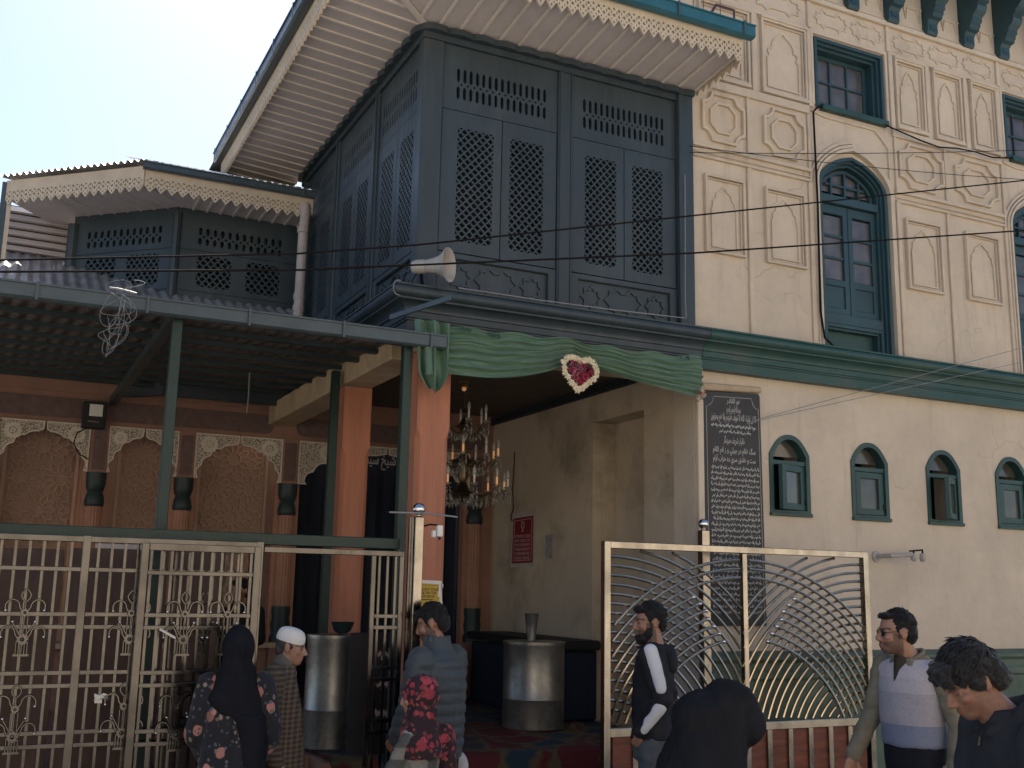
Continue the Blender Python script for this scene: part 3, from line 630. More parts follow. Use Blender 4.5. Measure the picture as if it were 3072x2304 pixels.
def lace(fr, a0, a1, top, plain, drop, per, tip=.055):
    """fascia board: plain top, pierced lower edge cut into points"""
    n = max(1, round((a1-a0)/per)); per = (a1-a0)/n; zb = top-plain-drop; bot = []
    for i in range(n):
        c = a0+per*i
        bot += [(c, zb+tip*.1), (c+per*.17, zb-tip*.22), (c+per*.20, zb-tip*.36), (c+per*.5, zb-tip*1.05), (c+per*.80, zb-tip*.36), (c+per*.83, zb-tip*.22)]
    bot.append((a1, zb+tip*.1)); holes = []
    for i in range(n):
        c = a0+per*(i+.5)
        def dia(x, z, rx, rz): holes.append([(x+rx, z), (x, z+rz), (x-rx, z), (x, z-rz)])
        dia(c, zb-tip*.35, per*.10, tip*.22); dia(c, zb+drop*.34, per*.17, drop*.15)
        if i: dia(c-per*.5, zb+drop*.28, per*.12, drop*.16); dia(c-per*.5, zb+drop*.72, per*.17, drop*.13)
        dia(c, zb+drop*.80, per*.13, drop*.11)
        for s in (-1, 1): dia(c+s*per*.27, zb+drop*.55, per*.07, drop*.15); dia(c+s*per*.25, zb+drop*.06, per*.07, drop*.10)
    return [bot + [(a1, top), (a0, top)]] + holes
fy = Fr((0, EY0, 0), (1, 0, 0), (0, 0, 1), (0, -1, 0)); fx_ = Fr((EX0, 0, 0), (0, 1, 0), (0, 0, 1), (-1, 0, 0)); fr_ = Fr((EX1, 0, 0), (0, 1, 0), (0, 0, 1), (1, 0, 0))
MB().plate(fy, lace(fy, EX0, EX1, 6.36, .10, .115, .092), .002, .022).build('lace_fascia', 'fascia', eav)
MB().plate(fx_, lace(fx_, EY0, 11.3, 6.36, .10, .115, .092), .002, .022).build('lace_fascia', 'fascia', eav)
MB().plate(fr_, lace(fr_, EY0+.02, 7.19, 6.22, .04, .06, .092), .002, .02).build('lace_fascia', 'fascia', eav)
MB().fbox(fy, EX0-.02, EX1, 6.18, 6.36, -.02, -.001).build('fascia_backing', 'fascia', eav)
MB().fbox(fx_, EY0-.02, 11.3, 6.18, 6.36, -.02, -.001).build('fascia_backing', 'fascia', eav)
def gutter(fr, a0, a1, z, mt, par, w=.085, h=.085):
    pr = [(0, h), (0, 0), (.02, -.012), (w-.02, -.012), (w, 0), (w, h), (w+.012, h), (w+.012, h+.012), (w-.008, h+.012), (w-.008, .008), (.008, .008), (.008, h)]
    f2 = Fr(fr.p(0, z, .024), fr.n, fr.v, fr.u); o = MB().plate(f2, [pr], a0, a1).build('gutter', mt, par)
    n = int((a1-a0)/.62)
    for i in range(n+1):
        a = a0+.12+i*(a1-a0-.24)/max(1, n); MB().fbox(fr, a-.008, a+.008, z-.02, z+h+.02, .024+w+.013, .024+w+.018).build('strap', 'gutter2', o)
gutter(fy, EX0-.10, EX1+.07, 6.30, 'gutter', eav); gutter(fx_, EY0-.10, 11.3, 6.30, 'gutter2', eav)
# hipped tin roof above
rf = MB(); rf.add([(EX0-.08, EY0-.08, 6.37), (EX1+.05, EY0-.08, 6.37), (EX1+.05, 7.19, 6.75), (3.6, 9.0, 7.25), (3.6, 12.6, 7.25), (EX0-.08, 12.6, 6.37), (EX1+.05, 12.6, 6.75)], [(0, 1, 2, 3), (0, 3, 4, 5), (3, 2, 6, 4)])
rf.build('roof', 'tin', eav)
# purple railing end on the eave
rl = MB()
for a, b in (((4.86, 6.52, 6.40), (4.95, 6.52, 6.55)), ((4.95, 6.52, 6.55), (5.13, 6.52, 6.55)), ((5.13, 6.52, 6.55), (5.13, 6.52, 6.40))): rl.tube([a, b], .012, 4)
for x in (4.72, 4.82, 4.99): rl.tube([(x, 6.52, 6.39), (x, 6.52, 6.62)], .004, 4)
tag(rl.build('roof_railing', mat('purple_paint', (.10, .055, .085), .5), loc=(5, 6.52, 6.4)), 'small purple metal railing end standing on the blue gutter', 'railing')

# ------------------------------------------------------------------ many-sided wing at the back left
wing = thing('corner_wing', 'recessed many-sided wing with dark carved wall and lace fascia at left', 'building', (1.4, 10.8, 4.4))
WX, WY = 1.41, 10.8; ob = Vector((-.735, .678, 0)); obn = Vector((-.678, -.735, 0))
WF = FY(WY); WO = Fr((WX, WY, 0), ob, (0, 0, 1), obn)
def wing_bay(fr, a0, a1, la, lb):
    MB().plate(fr, [rect(a0, a1, 3.6, 5.60)] + slots(la[0]+.02, lb[1]-.02, 5.18, 5.37, 11) + [h for l in (la, lb) for h in lattice(fr, l[0], l[1], 4.74, 5.08, .07, .08)], -.05, 0).build('carved_wall', 'teal', wing)
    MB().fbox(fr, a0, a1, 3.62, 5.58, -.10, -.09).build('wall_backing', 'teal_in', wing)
    for z in (5.12, 4.69): MB().fbox(fr, a0+.04, a1-.04, z, z+.012, 0, .012).build('wall_bead', 'teal', wing)
wing_bay(WF, WX, 2.66, (1.62, 1.98), (2.12, 2.48)); wing_bay(WO, .01, 1.26, (.18, .58), (.70, 1.08))
MB().tube([(WX-.01, WY-.03, 3.7), (WX-.01, WY-.03, 5.48)], .045, 8).build('corner_post', 'teal', wing, smooth=True)
e1 = WO.p(1.26, 0, 0); MB().tube([(e1.x, e1.y, 4.2), (e1.x, e1.y, 5.46)], .06, 8).build('corner_post', 'teal', wing, smooth=True)
# plank wall beyond the last corner
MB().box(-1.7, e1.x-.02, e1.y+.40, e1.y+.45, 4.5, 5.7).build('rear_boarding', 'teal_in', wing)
for i in range(10):
    z0 = 4.84+.085*i
    MB().add([(e1.x, e1.y+.30, z0), (-1.7, e1.y+.30, z0+.02), (-1.7, e1.y+.36, z0+.088), (e1.x, e1.y+.36, z0+.068), (e1.x, e1.y+.38, z0), (-1.7, e1.y+.38, z0+.02)], [(0, 1, 2, 3), (0, 4, 5, 1), (3, 2, 5, 4)]).build('wall_plank', 'soffit' if i else 'fascia', wing)
# eave of the wing: corner at (1.0, 10.3)
VX, VY = 1.01, 10.32; EO = Fr((VX, VY, 0), ob, (0, 0, 1), obn); EF = FY(VY); OL = 1.62
MB().plate(EF, lace(EF, VX, 2.66, 5.735, .10, .105, .10, .05), 0, .02).build('lace_fascia', 'fascia', wing)
MB().plate(EO, lace(EO, 0, OL, 5.735, .10, .105, .10, .05), 0, .02).build('lace_fascia', 'fascia', wing)
MB().fbox(EF, VX, 2.66, 5.57, 5.73, -.02, -.002).build('fascia_backing', 'fascia', wing); MB().fbox(EO, 0, OL, 5.57, 5.73, -.02, -.002).build('fascia_backing', 'fascia', wing)
gutter(EF, VX-.03, 2.66, 5.70, 'gutter2', wing, .06, .05)
MB().plate(Fr((0, 0, 5.55), (1, 0, 0), (0, 1, 0), (0, 0, 1)), [[(VX, VY), (2.66, VY), (2.66, WY+.5), (WX, WY+.5), tuple((WO.p(1.7, 0, -.5))[:2]), tuple((EO.p(OL, 0, 0))[:2])]], 0, .02).build('soffit', 'soffit', wing)
FS = Fr((0, 0, 5.55), (1, 0, 0), (0, 1, 0), (0, 0, 1))
for i in range(9):
    x = 1.55+.135*i; MB().strip(FS, [(x, VY+.02), (x, WY)], .022, -.012, 0).build('soffit_batten', 'batten', wing)
for i in range(8):
    p, q = EO.p(.16*i, 0, -.02), EO.p(.16*i, 0, -.62); MB().strip(FS, [(p.x, p.y), (q.x, q.y)], .02, -.012, 0).build('soffit_batten', 'soffit', wing)
p0, p1 = EO.p(OL, 0, 0), EO.p(OL, 0, 0)
MB().box(p0.x-.05, p0.x+.01, p0.y-.02, p0.y+.04, 4.75, 5.72).build('end_board', 'gutter2', wing); MB().box(p0.x+.012, p0.x+.05, p0.y-.02, p0.y+.02, 4.78, 5.55).build('end_trim', 'fascia', wing)
def corrugated(P0, U, L, V, H, amp, per, thick=0):           # P0 corner, U along the waves, V down the slope
    n = int(L/per*6); vs = []; nrm = U.cross(V).normalized()
    for j in (0, 1):
        for i in range(n+1): vs.append(P0+U*(L*i/n)+V*(H*j)+nrm*(amp*sin(2*pi*L*i/n/per)))
    return MB().add(vs, [(i, i+1, n+2+i, n+1+i) for i in range(n)])
Ux = Vector((1, 0, 0))
corrugated(Vector((VX-.03, VY-.1, 5.76)), Ux, 1.68, Vector((0, .93, .36)).normalized(), 2.4, .012, .076).build('roof_sheet', 'tin', wing, smooth=True)
corrugated(EO.p(OL+.06, 5.765, .09), -ob, OL+.1, (-obn+Vector((0, 0, .16))).normalized(), 2.2, .014, .076).build('roof_sheet', 'tin', wing, smooth=True)
# lean-to corrugated roof below the wing
lt = thing('lean_to_roof', 'corrugated tin lean-to roof between the canopy and the recessed wing', 'roof', (.5, 9.5, 4.0))
vs = Vector((0, 1, .45)).normalized()
corrugated(Vector((-3.2, 8.9, 3.775)), Ux, 5.85, vs, 5.2, .013, .105).build('roof_sheet', 'tin', lt, smooth=True)
# downpipe
dp = thing('downpipe', 'dirty white drainpipe running down beside the dark gallery wall', 'pipe', (2.5, 10.3, 4.4))
MB().tube([(2.58, 10.30, 5.62), (2.575, 10.26, 5.5), (2.56, 10.24, 5.3), (2.55, 10.22, 4.0)], .05, 12).build('pipe', 'grey_paint', dp, smooth=True)
for z in (5.32, 4.62, 4.5): MB().lathe([(.057, -.03), (.057, .03)], Matrix.Translation((2.552, 10.23, z)), 12).build('collar', 'grey_paint', dp)

# ------------------------------------------------------------------ canopy in front of the arcade
can = thing('tin_canopy', 'low green steel canopy roofed with corrugated sheets over the arcade', 'canopy', (1.3, 7.0, 0))
def czz(y): return 3.53+(y-6.95)*.045
vc = Vector((0, 1, .045)).normalized()
corrugated(Vector((-3.2, 6.97, czz(6.97)+.03)), Ux, 6.03, vc, 4.15, .010, .105).build('corrugated_sheet', 'sheet', can, smooth=True)
for i in range(9):
    y = 7.12+.47*i; MB().box(-3.2, 2.62 if i > 0 else 2.70, y, y+.06, czz(y)-.022, czz(y)+.012).build('purlin', 'purlin', can)
for x in (-1.9, .93): MB().box(x, x+.07, 7.05, 11.05, czz(9)-.13, czz(9)-.06).build('rafter', 'purlin', can)
def cpost(x, y, z0=0): MB().box(x-.033, x+.033, y-.033, y+.033, z0, czz(y)-.05).build('post', 'canopy_green', can, bevel=.004)
cpost(2.545, 7.0); cpost(2.47, 8.5, .63); cpost(.96, 7.0); cpost(-1.9, 7.0)
gc = Fr((0, 6.97, 0), (1, 0, 0), (0, 0, 1), (0, -1, 0)); gutter(gc, -3.2, 2.79, 3.47, 'gutter2', can, .09, .075)
MB().box(-3.2, 2.44, 6.70, 6.76, 2.035, 2.105).build('cross_beam', 'canopy_green', can, bevel=.004)
# ------------------------------------------------------------------ porch: beam, ceiling, lattice trim, walls
por = thing('porch', 'deep open porch with brown ceiling, plastered side wall and raised floor', 'porch', (4, 9, 0))
MB().box(2.53, 2.80, 7.30, 11.14, 3.44, 3.655).build('painted_beam', 'beam', por, bevel=.008)
MB().box(2.80, 5.16, 7.3, 11.15, 3.745, 3.80).build('ceiling', 'ceiling', por)
MB().box(2.69, 5.158, 7.1005, 7.30, 3.50, 3.62).build('entrance_lintel', 'beam', por)
lat_f = FX(5.135)
lt_ = MB(); lt_.plate(lat_f, [rect(7.35, 11.14, 3.645, 3.74)] + lattice(lat_f, 7.36, 11.13, 3.655, 3.73, .05, .05), 0, .02); lt_.build('lattice_cornice', 'teal_in', por)
# side wall with the alcove
SW = FX(5.16)
MB().plate(SW, [rect(7.505, 11.2, 0, 3.76), rect(7.96, 8.86, .62, 3.39)], -.10, 0).build('side_wall', 'inner_plaster', por)
MB().box(5.262, 5.9, 8.86, 8.95, .5, 3.5).build('alcove_side', 'inner_plaster', por); MB().box(5.262, 5.9, 7.90, 7.955, .5, 3.5).build('alcove_side', 'inner_plaster', por)
MB().box(5.262, 5.9, 7.956, 8.859, 3.392, 3.5).build('alcove_lintel', 'inner_plaster', por); MB().box(5.40, 5.48, 7.956, 8.859, .5, 3.391).build('alcove_back', 'inner_plaster', por)
MB().box(2.2, 5.159, 7.42, 11.15, 0, .60).build('raised_floor', 'arc_wall', por); MB().box(-3.2, 2.199, 7.75, 11.15, 0, .60).build('raised_floor', 'arc_wall', por)
MB().box(2.3, 5.159, 7.08, 7.42, 0, .30).build('step', 'arc_wall', por)
cp = MB(); n = 24
for i in range(n+1):
    x = 2.25+2.9*i/n; z = .62+.008*sin(i*1.3)
    cp.add([(x, 11.0, z), (x, 7.40, z), (x, 7.37, .60), (x, 7.36, .33), (x, 7.05, .325), (x, 7.04, .02)], [])
cp.f = [(i*6+j, i*6+j+1, (i+1)*6+j+1, (i+1)*6+j) for i in range(n) for j in range(5)]
tag(cp.build('carpet', 'carpet', loc=(3.7, 7.4, .6), smooth=True), 'red and blue patterned carpet covering the raised porch floor', 'carpet')
# ------------------------------------------------------------------ orange timber pillars
def pillar(x0, x1, y0, y1, z0, ztop, label):
    t = thing('timber_pillar', label, 'pillar', ((x0+x1)/2, (y0+y1)/2, z0), 'orange pillars of the porch')
    c = .035; cx, cy = (x0+x1)/2, (y0+y1)/2; hx, hy = (x1-x0)/2, (y1-y0)/2
    def oc(h1, h2, k): return [(h1, h2-k), (h1-k, h2), (-h1+k, h2), (-h1, h2-k), (-h1, -h2+k), (-h1+k, -h2), (h1-k, -h2), (h1, -h2+k)]
    lv = [(z0, 0, .0005), (z0+.2, 0, .0005), (z0+.26, 0, c), (2.86, 0, c), (2.93, 0, .0005), (ztop, 0, .0005)]
    p = MB(); vs = []
    for z, _, k in lv: vs += [(cx+a, cy+b, z) for a, b in oc(hx, hy, k)]
    fs = [(i*8+j, i*8+(j+1) % 8, (i+1)*8+(j+1) % 8, (i+1)*8+j) for i in range(len(lv)-1) for j in range(8)] + [tuple(range(8)), tuple((len(lv)-1)*8+j for j in range(8))]
    p.add(vs, fs).build('shaft', 'orange', t)
    return t
pillar(2.70, 2.955, 7.16, 7.42, .6, 3.497, 'orange chamfered timber pillar at the porch corner under the green cloth')
pillar(2.56, 2.80, 8.52, 8.78, .6, 3.438, 'weathered orange timber pillar farther back beneath the painted beam')
# ------------------------------------------------------------------ arcade wall at the back
arc = thing('arcade', 'terracotta arcade of carved cusped arches with star-patterned panels', 'arcade', (2, 11.15, 0))
AY = 11.15; A = FY(AY)
MB().fbox(A, -3.2, 5.16, 3.60, 3.80, -.06, .02).build('top_band', 'arc_wall', arc); MB().fbox(A, -3.2, 5.16, 3.30, 3.60, -.06, 0).build('frieze_band', 'arc_wall', arc)
def pill_shape(x0, x1, z0, z1):
    r = (z1-z0)/2; cz = (z0+z1)/2
    return [(x1-r*.9+r*.9*cos(t), cz+r*sin(t)) for t in [pi*(-.5+i/8) for i in range(9)]] + [(x0+r*.9-r*.9*cos(t), cz-r*sin(t)) for t in [pi*(-.5+i/8) for i in range(9)]]
for x0, x1 in ((-2.6, -.25), (-.12, 2.60), (2.84, 5.05)): MB().plate(A, [pill_shape(x0, x1, 3.345, 3.545)], .0005, .012).build('frieze_panel', 'frieze', arc)
pil = [(-.09, .16), (.885, .16), (1.715, .165), (2.78, .17), (4.935, .17)]
cols = []
def column(cx, w):
    t = MB().fbox(A, cx-w*.5, cx+w*.5, 2.83, 3.30, .0, .05).build('upper_pilaster', 'arc_wall', arc)
    MB().fbox(A, cx-w*.36, cx+w*.36, 2.86, 3.26, .0505, .062).build('carved_inset', 'frieze', t)
    MB().fbox(A, cx-w*.75, cx+w*.75, .6, 2.83, -.12, 0).build('pier', 'arc_col', arc)
    mt = Matrix.Translation((cx, AY-.02, 0))
    MB().lathe([(w*.50, 2.50), (w*.56, 2.515), (w*.58, 2.54), (w*.52, 2.60), (w*.42, 2.645), (w*.52, 2.67), (w*.58, 2.72), (w*.60, 2.828)], mt, 12).build('capital', 'capital', arc, smooth=True)
    n = 32; vs = []
    for z in (1.57, 2.5):
        vs += [(cx+w*.46*(1-.10*(i % 2))*cos(2*pi*i/n), AY-.02+w*.46*(1-.10*(i % 2))*sin(2*pi*i/n), z) for i in range(n)]
    MB().add(vs, [(i, (i+1) % n, n+(i+1) % n, n+i) for i in range(n)]).build('fluted_shaft', 'arc_col', arc)
    MB().lathe([(w*.62, 1.2), (w*.62, 1.26), (w*.50, 1.30), (w*.60, 1.38), (w*.52, 1.46), (w*.58, 1.5), (w*.56, 1.57)], mt, 12).build('base', 'capital', arc, smooth=True)
    MB().fbox(A, cx-w*.7, cx+w*.7, .6, 1.2, 0, .10).build('pedestal', 'arc_wall', arc)
for cx, w in pil: column(cx, w)
def cusps(x0, x1, zf, za):
    """right half of a cusped arch from foot to apex, as offsets from centre"""
    hw = (x1-x0)/2; H = za-zf; ks = [(.925, .07), (.835, .35), (.655, .60), (.42, .82)]; pts = [(hw*.90, zf)]
    for i in range(len(ks)-1):
        (a0, b0), (a1, b1) = ks[i], ks[i+1]; p0 = Vector((a0*hw, zf+b0*H)); p1 = Vector((a1*hw, zf+b1*H)); d = p1-p0; nn = Vector((d.y, -d.x))
        if nn.y < 0 and nn.x < 0: nn = -nn
        for k in range(6):
            t = k/6; pts.append(tuple(p0+d*t+nn*(.22*sin(pi*t))))
    pts += [(hw*.42, zf+.82*H), (hw*.34, zf+.89*H), (hw*.24, zf+.925*H), (hw*.12, zf+.94*H), (.012, za)]
    return pts
def spandrels(x0, x1):
    cx = (x0+x1)/2; h = cusps(x0, x1, 2.835, 3.215)
    for s in (-1, 1):
        loop = [(cx+s*a, b) for a, b in h] + [(cx+s*.006, 3.295), (cx+s*(x1-x0)/2, 3.295), (cx+s*(x1-x0)/2, 2.835)]
        if s < 0: loop = loop[::-1]
        o = MB().plate(A, [loop], .012, .042).build('arch_spandrel', 'spandrel', arc)
        MB().ring(A, loop, .012, .042, .050).build('spandrel_trim', 'spandrel_trim', o)
        r = min(.085, (x1-x0)*.095); c = (cx+s*(x1-x0)*.345, 3.185)
        ro = MB(); ro.ring(A, [(c[0]+r*(1+.10*cos(14*t))*cos(t), c[1]+r*(1+.10*cos(14*t))*sin(t)) for t in [2*pi*i/56 for i in range(56)]], r*.30, .042, .052)
        ro.ring(A, [(c[0]+r*.58*cos(t), c[1]+r*.58*sin(t)) for t in [2*pi*i/20 for i in range(20)]], r*.12, .042, .054)
        for k in range(6): ro.plate(A, [[(c[0]+r*.24*cos(k*pi/3)+r*.13*cos(t), c[1]+r*.24*sin(k*pi/3)+r*.13*sin(t)) for t in [2*pi*i/8 for i in range(8)]]], .042, .054)
        ro.build('rosette', 'spandrel_trim', o)
spans = [(-.02, .795), (.97, 1.635), (1.80, 2.695), (2.87, 4.85)]
for a, b in spans: spandrels(a, b)
spandrels(-1.2, -.17)
# star-patterned recessed panels in three arches; a dark sheet for doorway shade behind the navy hanging in the fourth
def hankin(x0, x1, z0, z1, a=.36, th=radians(62)):
    """strapwork: stars grown from the edges of a 12-gon and triangle tiling"""
    segs_ = []; R = a/2/cos(pi/12)*.985; rows = int((z1-z0)/(a*.866))+3; colsn = int((x1-x0)/a)+3; cx0 = (x0+x1)/2
    def star_of(poly):
        n = len(poly); mids = []; c = Vector((sum(p[0] for p in poly)/n, sum(p[1] for p in poly)/n))
        for i in range(n):
            p, q = Vector(poly[i]), Vector(poly[(i+1) % n]); m_ = (p+q)/2; e = (q-p).normalized(); inn = (c-m_).normalized()
            mids.append((m_, e*cos(th)+inn*sin(th), -e*cos(th)+inn*sin(th)))
        for i in range(n):
            m0, f0, _ = mids[i]; m1, _, g1 = mids[(i+1) % n]
            den = f0.x*g1.y-f0.y*g1.x
            if abs(den) < 1e-9: continue
            d = m1-m0; t = (d.x*g1.y-d.y*g1.x)/den; x = m0+f0*t
            segs_.append((m0, x)); segs_.append((m1, x))
            if n == 12:
                y = m0+f0*(t*1.9); 
                segs_.append((x, c+(x-c)*.55))
        if n == 12:
            rr_ = [(x-c) for x in [segs_[-1-3*i][0] for i in range(12)]]
            r0 = rr_[0].length*.55
            for i in range(12): segs_.append((c+Vector((cos(2*pi*i/12), sin(2*pi*i/12)))*r0, c+Vector((cos(2*pi*(i+1)/12), sin(2*pi*(i+1)/12)))*r0))
    for j in range(-1, rows):
        for i in range(-colsn, colsn):
            c = (cx0+a*(i+(.5 if j % 2 else 0)), z1-.22-a*.866*j)
            dod = [(c[0]+R*cos(2*pi*k/12+pi/12), c[1]+R*sin(2*pi*k/12+pi/12)) for k in range(12)]
            star_of(dod)
            for up in (1, -1):
                s_ = a-2*R*cos(pi/12); tc = (c[0]+a/2, c[1]+up*a*.2887); r_ = 2*R*sin(pi/12)/sqrt(3)
                star_of([(tc[0]+r_*cos(pi/2*up+2*pi*k/3), tc[1]+r_*sin(pi/2*up+2*pi*k/3)) for k in range(3)])
    return segs_
def jali(x0, x1, px0, px1):
    J = FY(AY+.22)
    o = MB().fbox(J, x0-.05, x1+.05, .6, 3.35, -.04, 0).build('jali_panel', 'jali', arc)
    MB().ring(J, rect(px0-.05, px1+.05, 1.35, 3.4), .03, 0, .02).build('jali_frame', 'jali_strap', o)
    s = MB()
    for p, q in hankin(px0, px1, 1.4, 3.3):
        d = q-p
        if d.length < .004: continue
        t0, t1 = 0, 1; ok = True                      # clip to the panel
        for ax, lo, hi in ((0, px0, px1), (1, 1.4, 3.3)):
            if abs(d[ax]) < 1e-9:
                if not lo <= p[ax] <= hi: ok = False
            else:
                u0, u1 = sorted(((lo-p[ax])/d[ax], (hi-p[ax])/d[ax])); t0, t1 = max(t0, u0), min(t1, u1)
        if not ok or t1-t0 < .02: continue
        a_, b_ = p+d*t0, p+d*t1; s.plate(J, [ribbon([tuple(a_), tuple(b_)], .012)], 0, .026)
    s.build('star_strapwork', 'jali_strap', o)
jali(-.02, .795, .10, .68); jali(.97, 1.635, 1.14, 1.50); jali(1.80, 2.695, 1.93, 2.56); jali(-1.2, -.17, -.98, -.4)
MB().fbox(FY(AY+.6), 2.5, 6.0, .3, 3.9, -.02, 0).build('doorway_shade_sheet', 'void', arc)  # dark sheet across the open arch, painted as the shade within
MB().fbox(A, 5.0, 5.16, .6, 3.3, -.1, .004).build('end_pier', 'arc_wall', arc)
MB().fbox(A, -3.2, 2.86, .6, 1.16, -.2, .03).build('dado', 'arc_wall', arc); MB().fbox(A, -3.2, 2.86, 1.16, 1.21, -.2, .14).build('seat_ledge', 'beam', arc)
cl = MB(); n = 40
for i in range(n+1):
    x = 2.9+1.93*i/n; dy = .03*sin(i*1.9)+.015*sin(i*.7)
    for z in (3.30, 2.9, .62): cl.add([(x, AY+.18+dy*(1 if z < 3.2 else .3), z)], [])
cl.f = [(i*3+j, i*3+j+1, (i+1)*3+j+1, (i+1)*3+j) for i in range(n) for j in range(2)]
ck = cl.build('doorway_curtain', 'navy', loc=(3.86, 11.3, 3.3), smooth=True)
tag(ck, 'dark navy cloth with white script hanging in the widest arch', 'curtain')
s_ = MB(); put_text(s_, FY(AY+.13), shape_ar('يا شيخ سيد'), 3.88, 3.17, .16, .44, 0, .002); ORG[ck] = Vector((3.86, 11.3, 3.3)); s_.build('cloth_script', mat('script_grey', (.30, .30, .34), .7), ck)
# ------------------------------------------------------------------ stainless steel fence and gates
def ornament(par, fr, cx, z, c, up=True):
    """fleur ornament welded to the bars: pointed loop, scrolls, rosettes, reeded stem; z is the upper rosette"""
    o = MB(); r = .0065
    def T(pts, rr=r): o.tube([fr.p(a, b, c) for a, b in pts], rr, 6)
    lens = [(cx+.024*sin(pi*i/8), z+.055+.075*i/8) for i in range(9)] + [(cx-.024*sin(pi*i/8), z+.055+.075*i/8) for i in range(8, -1, -1)]
    T(lens, .005); T([(cx, z), (cx, z+.055)], .005)
    def scroll(s, zc, R, base):
        pts = [(cx+s*base, zc-.005)] + [(cx+s*(base+.02+R*(1-cos(t))), zc+.03+R*1.1*sin(t)) for t in [pi*i/9*1.15 for i in range(10)]]
        T(pts, .006); return pts[-1]
    balls = []
    for s in (-1, 1): balls.append(scroll(s, z, .037, .008)); balls.append(scroll(s, z-.145, .036, .02))
    for s in (-1, 1):
        T([(cx+s*.015, z-.125), (cx+s*.055, z-.055)], .005); balls.append((cx+s*.057, z-.05))
    for k in (-.018, 0, .018): T([(cx+k, z-.02), (cx+k, z-.125)], .004)
    for k in (-.024, -.012, 0, .012, .024): T([(cx+k*1.2, z-.16), (cx+k*1.2, z-.225)], .0045)
    ob_ = o.build('fleur_ornament', 'steel', par, smooth=True)
    fx = MB(); fx.fbox(fr, cx-.04, cx+.04, z-.236, z-.224, c-.006, c+.006); fx.build('ornament_foot', 'steel', ob_)
    b2 = MB()
    for a, b in balls: b2.ball(fr.p(a, b, c), .008, 6)
    b2.build('ball_ends', 'chrome', ob_, smooth=True)
    for zz, R in ((z, .02), (z-.145, .028)):
        ro = MB(); f2 = Fr(fr.p(cx, zz, c+.004), fr.u, fr.v, fr.n)
        ro.plate(f2, [[(R*(1+.16*cos(9*t))*cos(t), R*(1+.16*cos(9*t))*sin(t)) for t in [2*pi*i/45 for i in range(45)]]], 0, .008); ro.ball(f2.p(0, 0, .012), R*.42, 6)
        ro.build('rosette', 'steel', ob_)
RZ = (1.595, 1.525, 1.275, 1.205, .955, .885, .45, .38)
def fence(name, label, fr, x0, x1, ztop, z_bot, rails, orn, posts, pitch=.0725, frame=None, cat='fence', grp=None):
    t = thing(name, label, cat, fr.p((x0+x1)/2, 0, 0), grp)
    if frame:
        for a, b in ((x0, x0+frame), (x1-frame, x1)): MB().fbox(fr, a, b, z_bot, ztop, -frame/2, frame/2).build('stile', 'steel', t, bevel=.003)
        MB().fbox(fr, x0+frame, x1-frame, ztop-frame, ztop, -frame/2+.001, frame/2-.001).build('top_rail', 'steel', t, bevel=.003)
    else: MB().fbox(fr, x0, x1, ztop-.035, ztop, -.02, .02).build('top_rail', 'steel', t, bevel=.003)
    for z in rails: MB().fbox(fr, x0+(frame or 0), x1-(frame or 0), z, z+.024, -.011, .011).build('rail', 'steel', t, bevel=.002)
    n = round((x1-x0)/pitch)
    for i in range(1, n):
        x = x0+(x1-x0)*i/n
        if any(abs(x-p) < .03 for p in posts): continue
        MB().fbox(fr, x-.0075, x+.0075, z_bot, ztop-.03, -.0075, .0075).build('bar', 'steel', t)
    for p in posts: MB().fbox(fr, p-.022, p+.022, 0, ztop+.004, -.022, .022).build('post', 'steel', t, bevel=.003)
    for cx, z in orn: ornament(t, fr, cx, z, .02)
    return t
FA = FY(6.62); FB = FY(6.53)
fence('steel_fence', 'long stainless steel bar fence with fleur ornaments at lower left', FA, -1.6, 1.52, 2.045, .06, (1.845,) + RZ, [(-.36, 1.615), (.22, 1.615), (.78, 1.615), (1.19, 1.615), (.22, 1.10), (.78, 1.10), (1.19, 1.10), (-.36, 1.10)], [-.75, .51, 1.5])
fence('sliding_gate_leaf', 'framed steel bar leaf standing in front of the long fence', FB, .80, 1.49, 2.015, .05, (1.835,) + RZ, [(1.065, 1.615), (1.31, 1.615), (1.065, 1.09), (1.31, 1.09)], [], .056, .042, 'gate')
fence('narrow_gate_leaf', 'narrow steel bar leaf beside the ball-topped gate post', FA, 2.22, 2.44, 2.02, .05, RZ, [], [], .055, .03, 'gate')
lr = MB().fbox(FA, 1.525, 2.43, 1.985, 2.02, -.018, .018).build('fence_lintel_rail', 'steel', loc=(2, 6.62, 2), bevel=.003)
tag(lr, 'horizontal steel tube bridging the gap right of the long fence', 'rail')
def ball_post(x, y, zt, label, w=.06):
    t = thing('gate_post', label, 'post', (x, y, 0), 'ball-topped steel gate posts')
    MB().box(x-w/2, x+w/2, y-w/2, y+w/2, 0, zt).build('shaft', 'steel_bright', t, bevel=.004)
    MB().lathe([(.03, zt), (.018, zt+.008), (.018, zt+.02)], Matrix.Translation((x, y, 0)), 14).build('neck', 'steel_bright', t)
    MB().ball((x, y, zt+.052), .042, 12).build('ball', 'chrome', t, smooth=True); return t
gp = ball_post(2.525, 6.60, 2.245, 'steel gate post with ball finial in front of the orange corner pillar')
for dx in (-.062, -.046): MB().box(2.525+dx-.006, 2.525+dx+.006, 6.58, 6.60, .1, 2.24).build('track_bar', 'steel', gp)
MB().tube([(2.31, 6.57, 2.265), (2.55, 6.56, 2.27), (2.78, 6.55, 2.255)], .006, 6).build('cross_rod', 'pale_cable', gp)
ball_post(5.08, 6.98, 2.275, 'steel gate post with ball finial next to the black tablet', .07)
cw = thing('security_camera', 'tiny white camera clamped to the steel gate post by orange pillar', 'camera', (2.6, 6.58, 2.17))
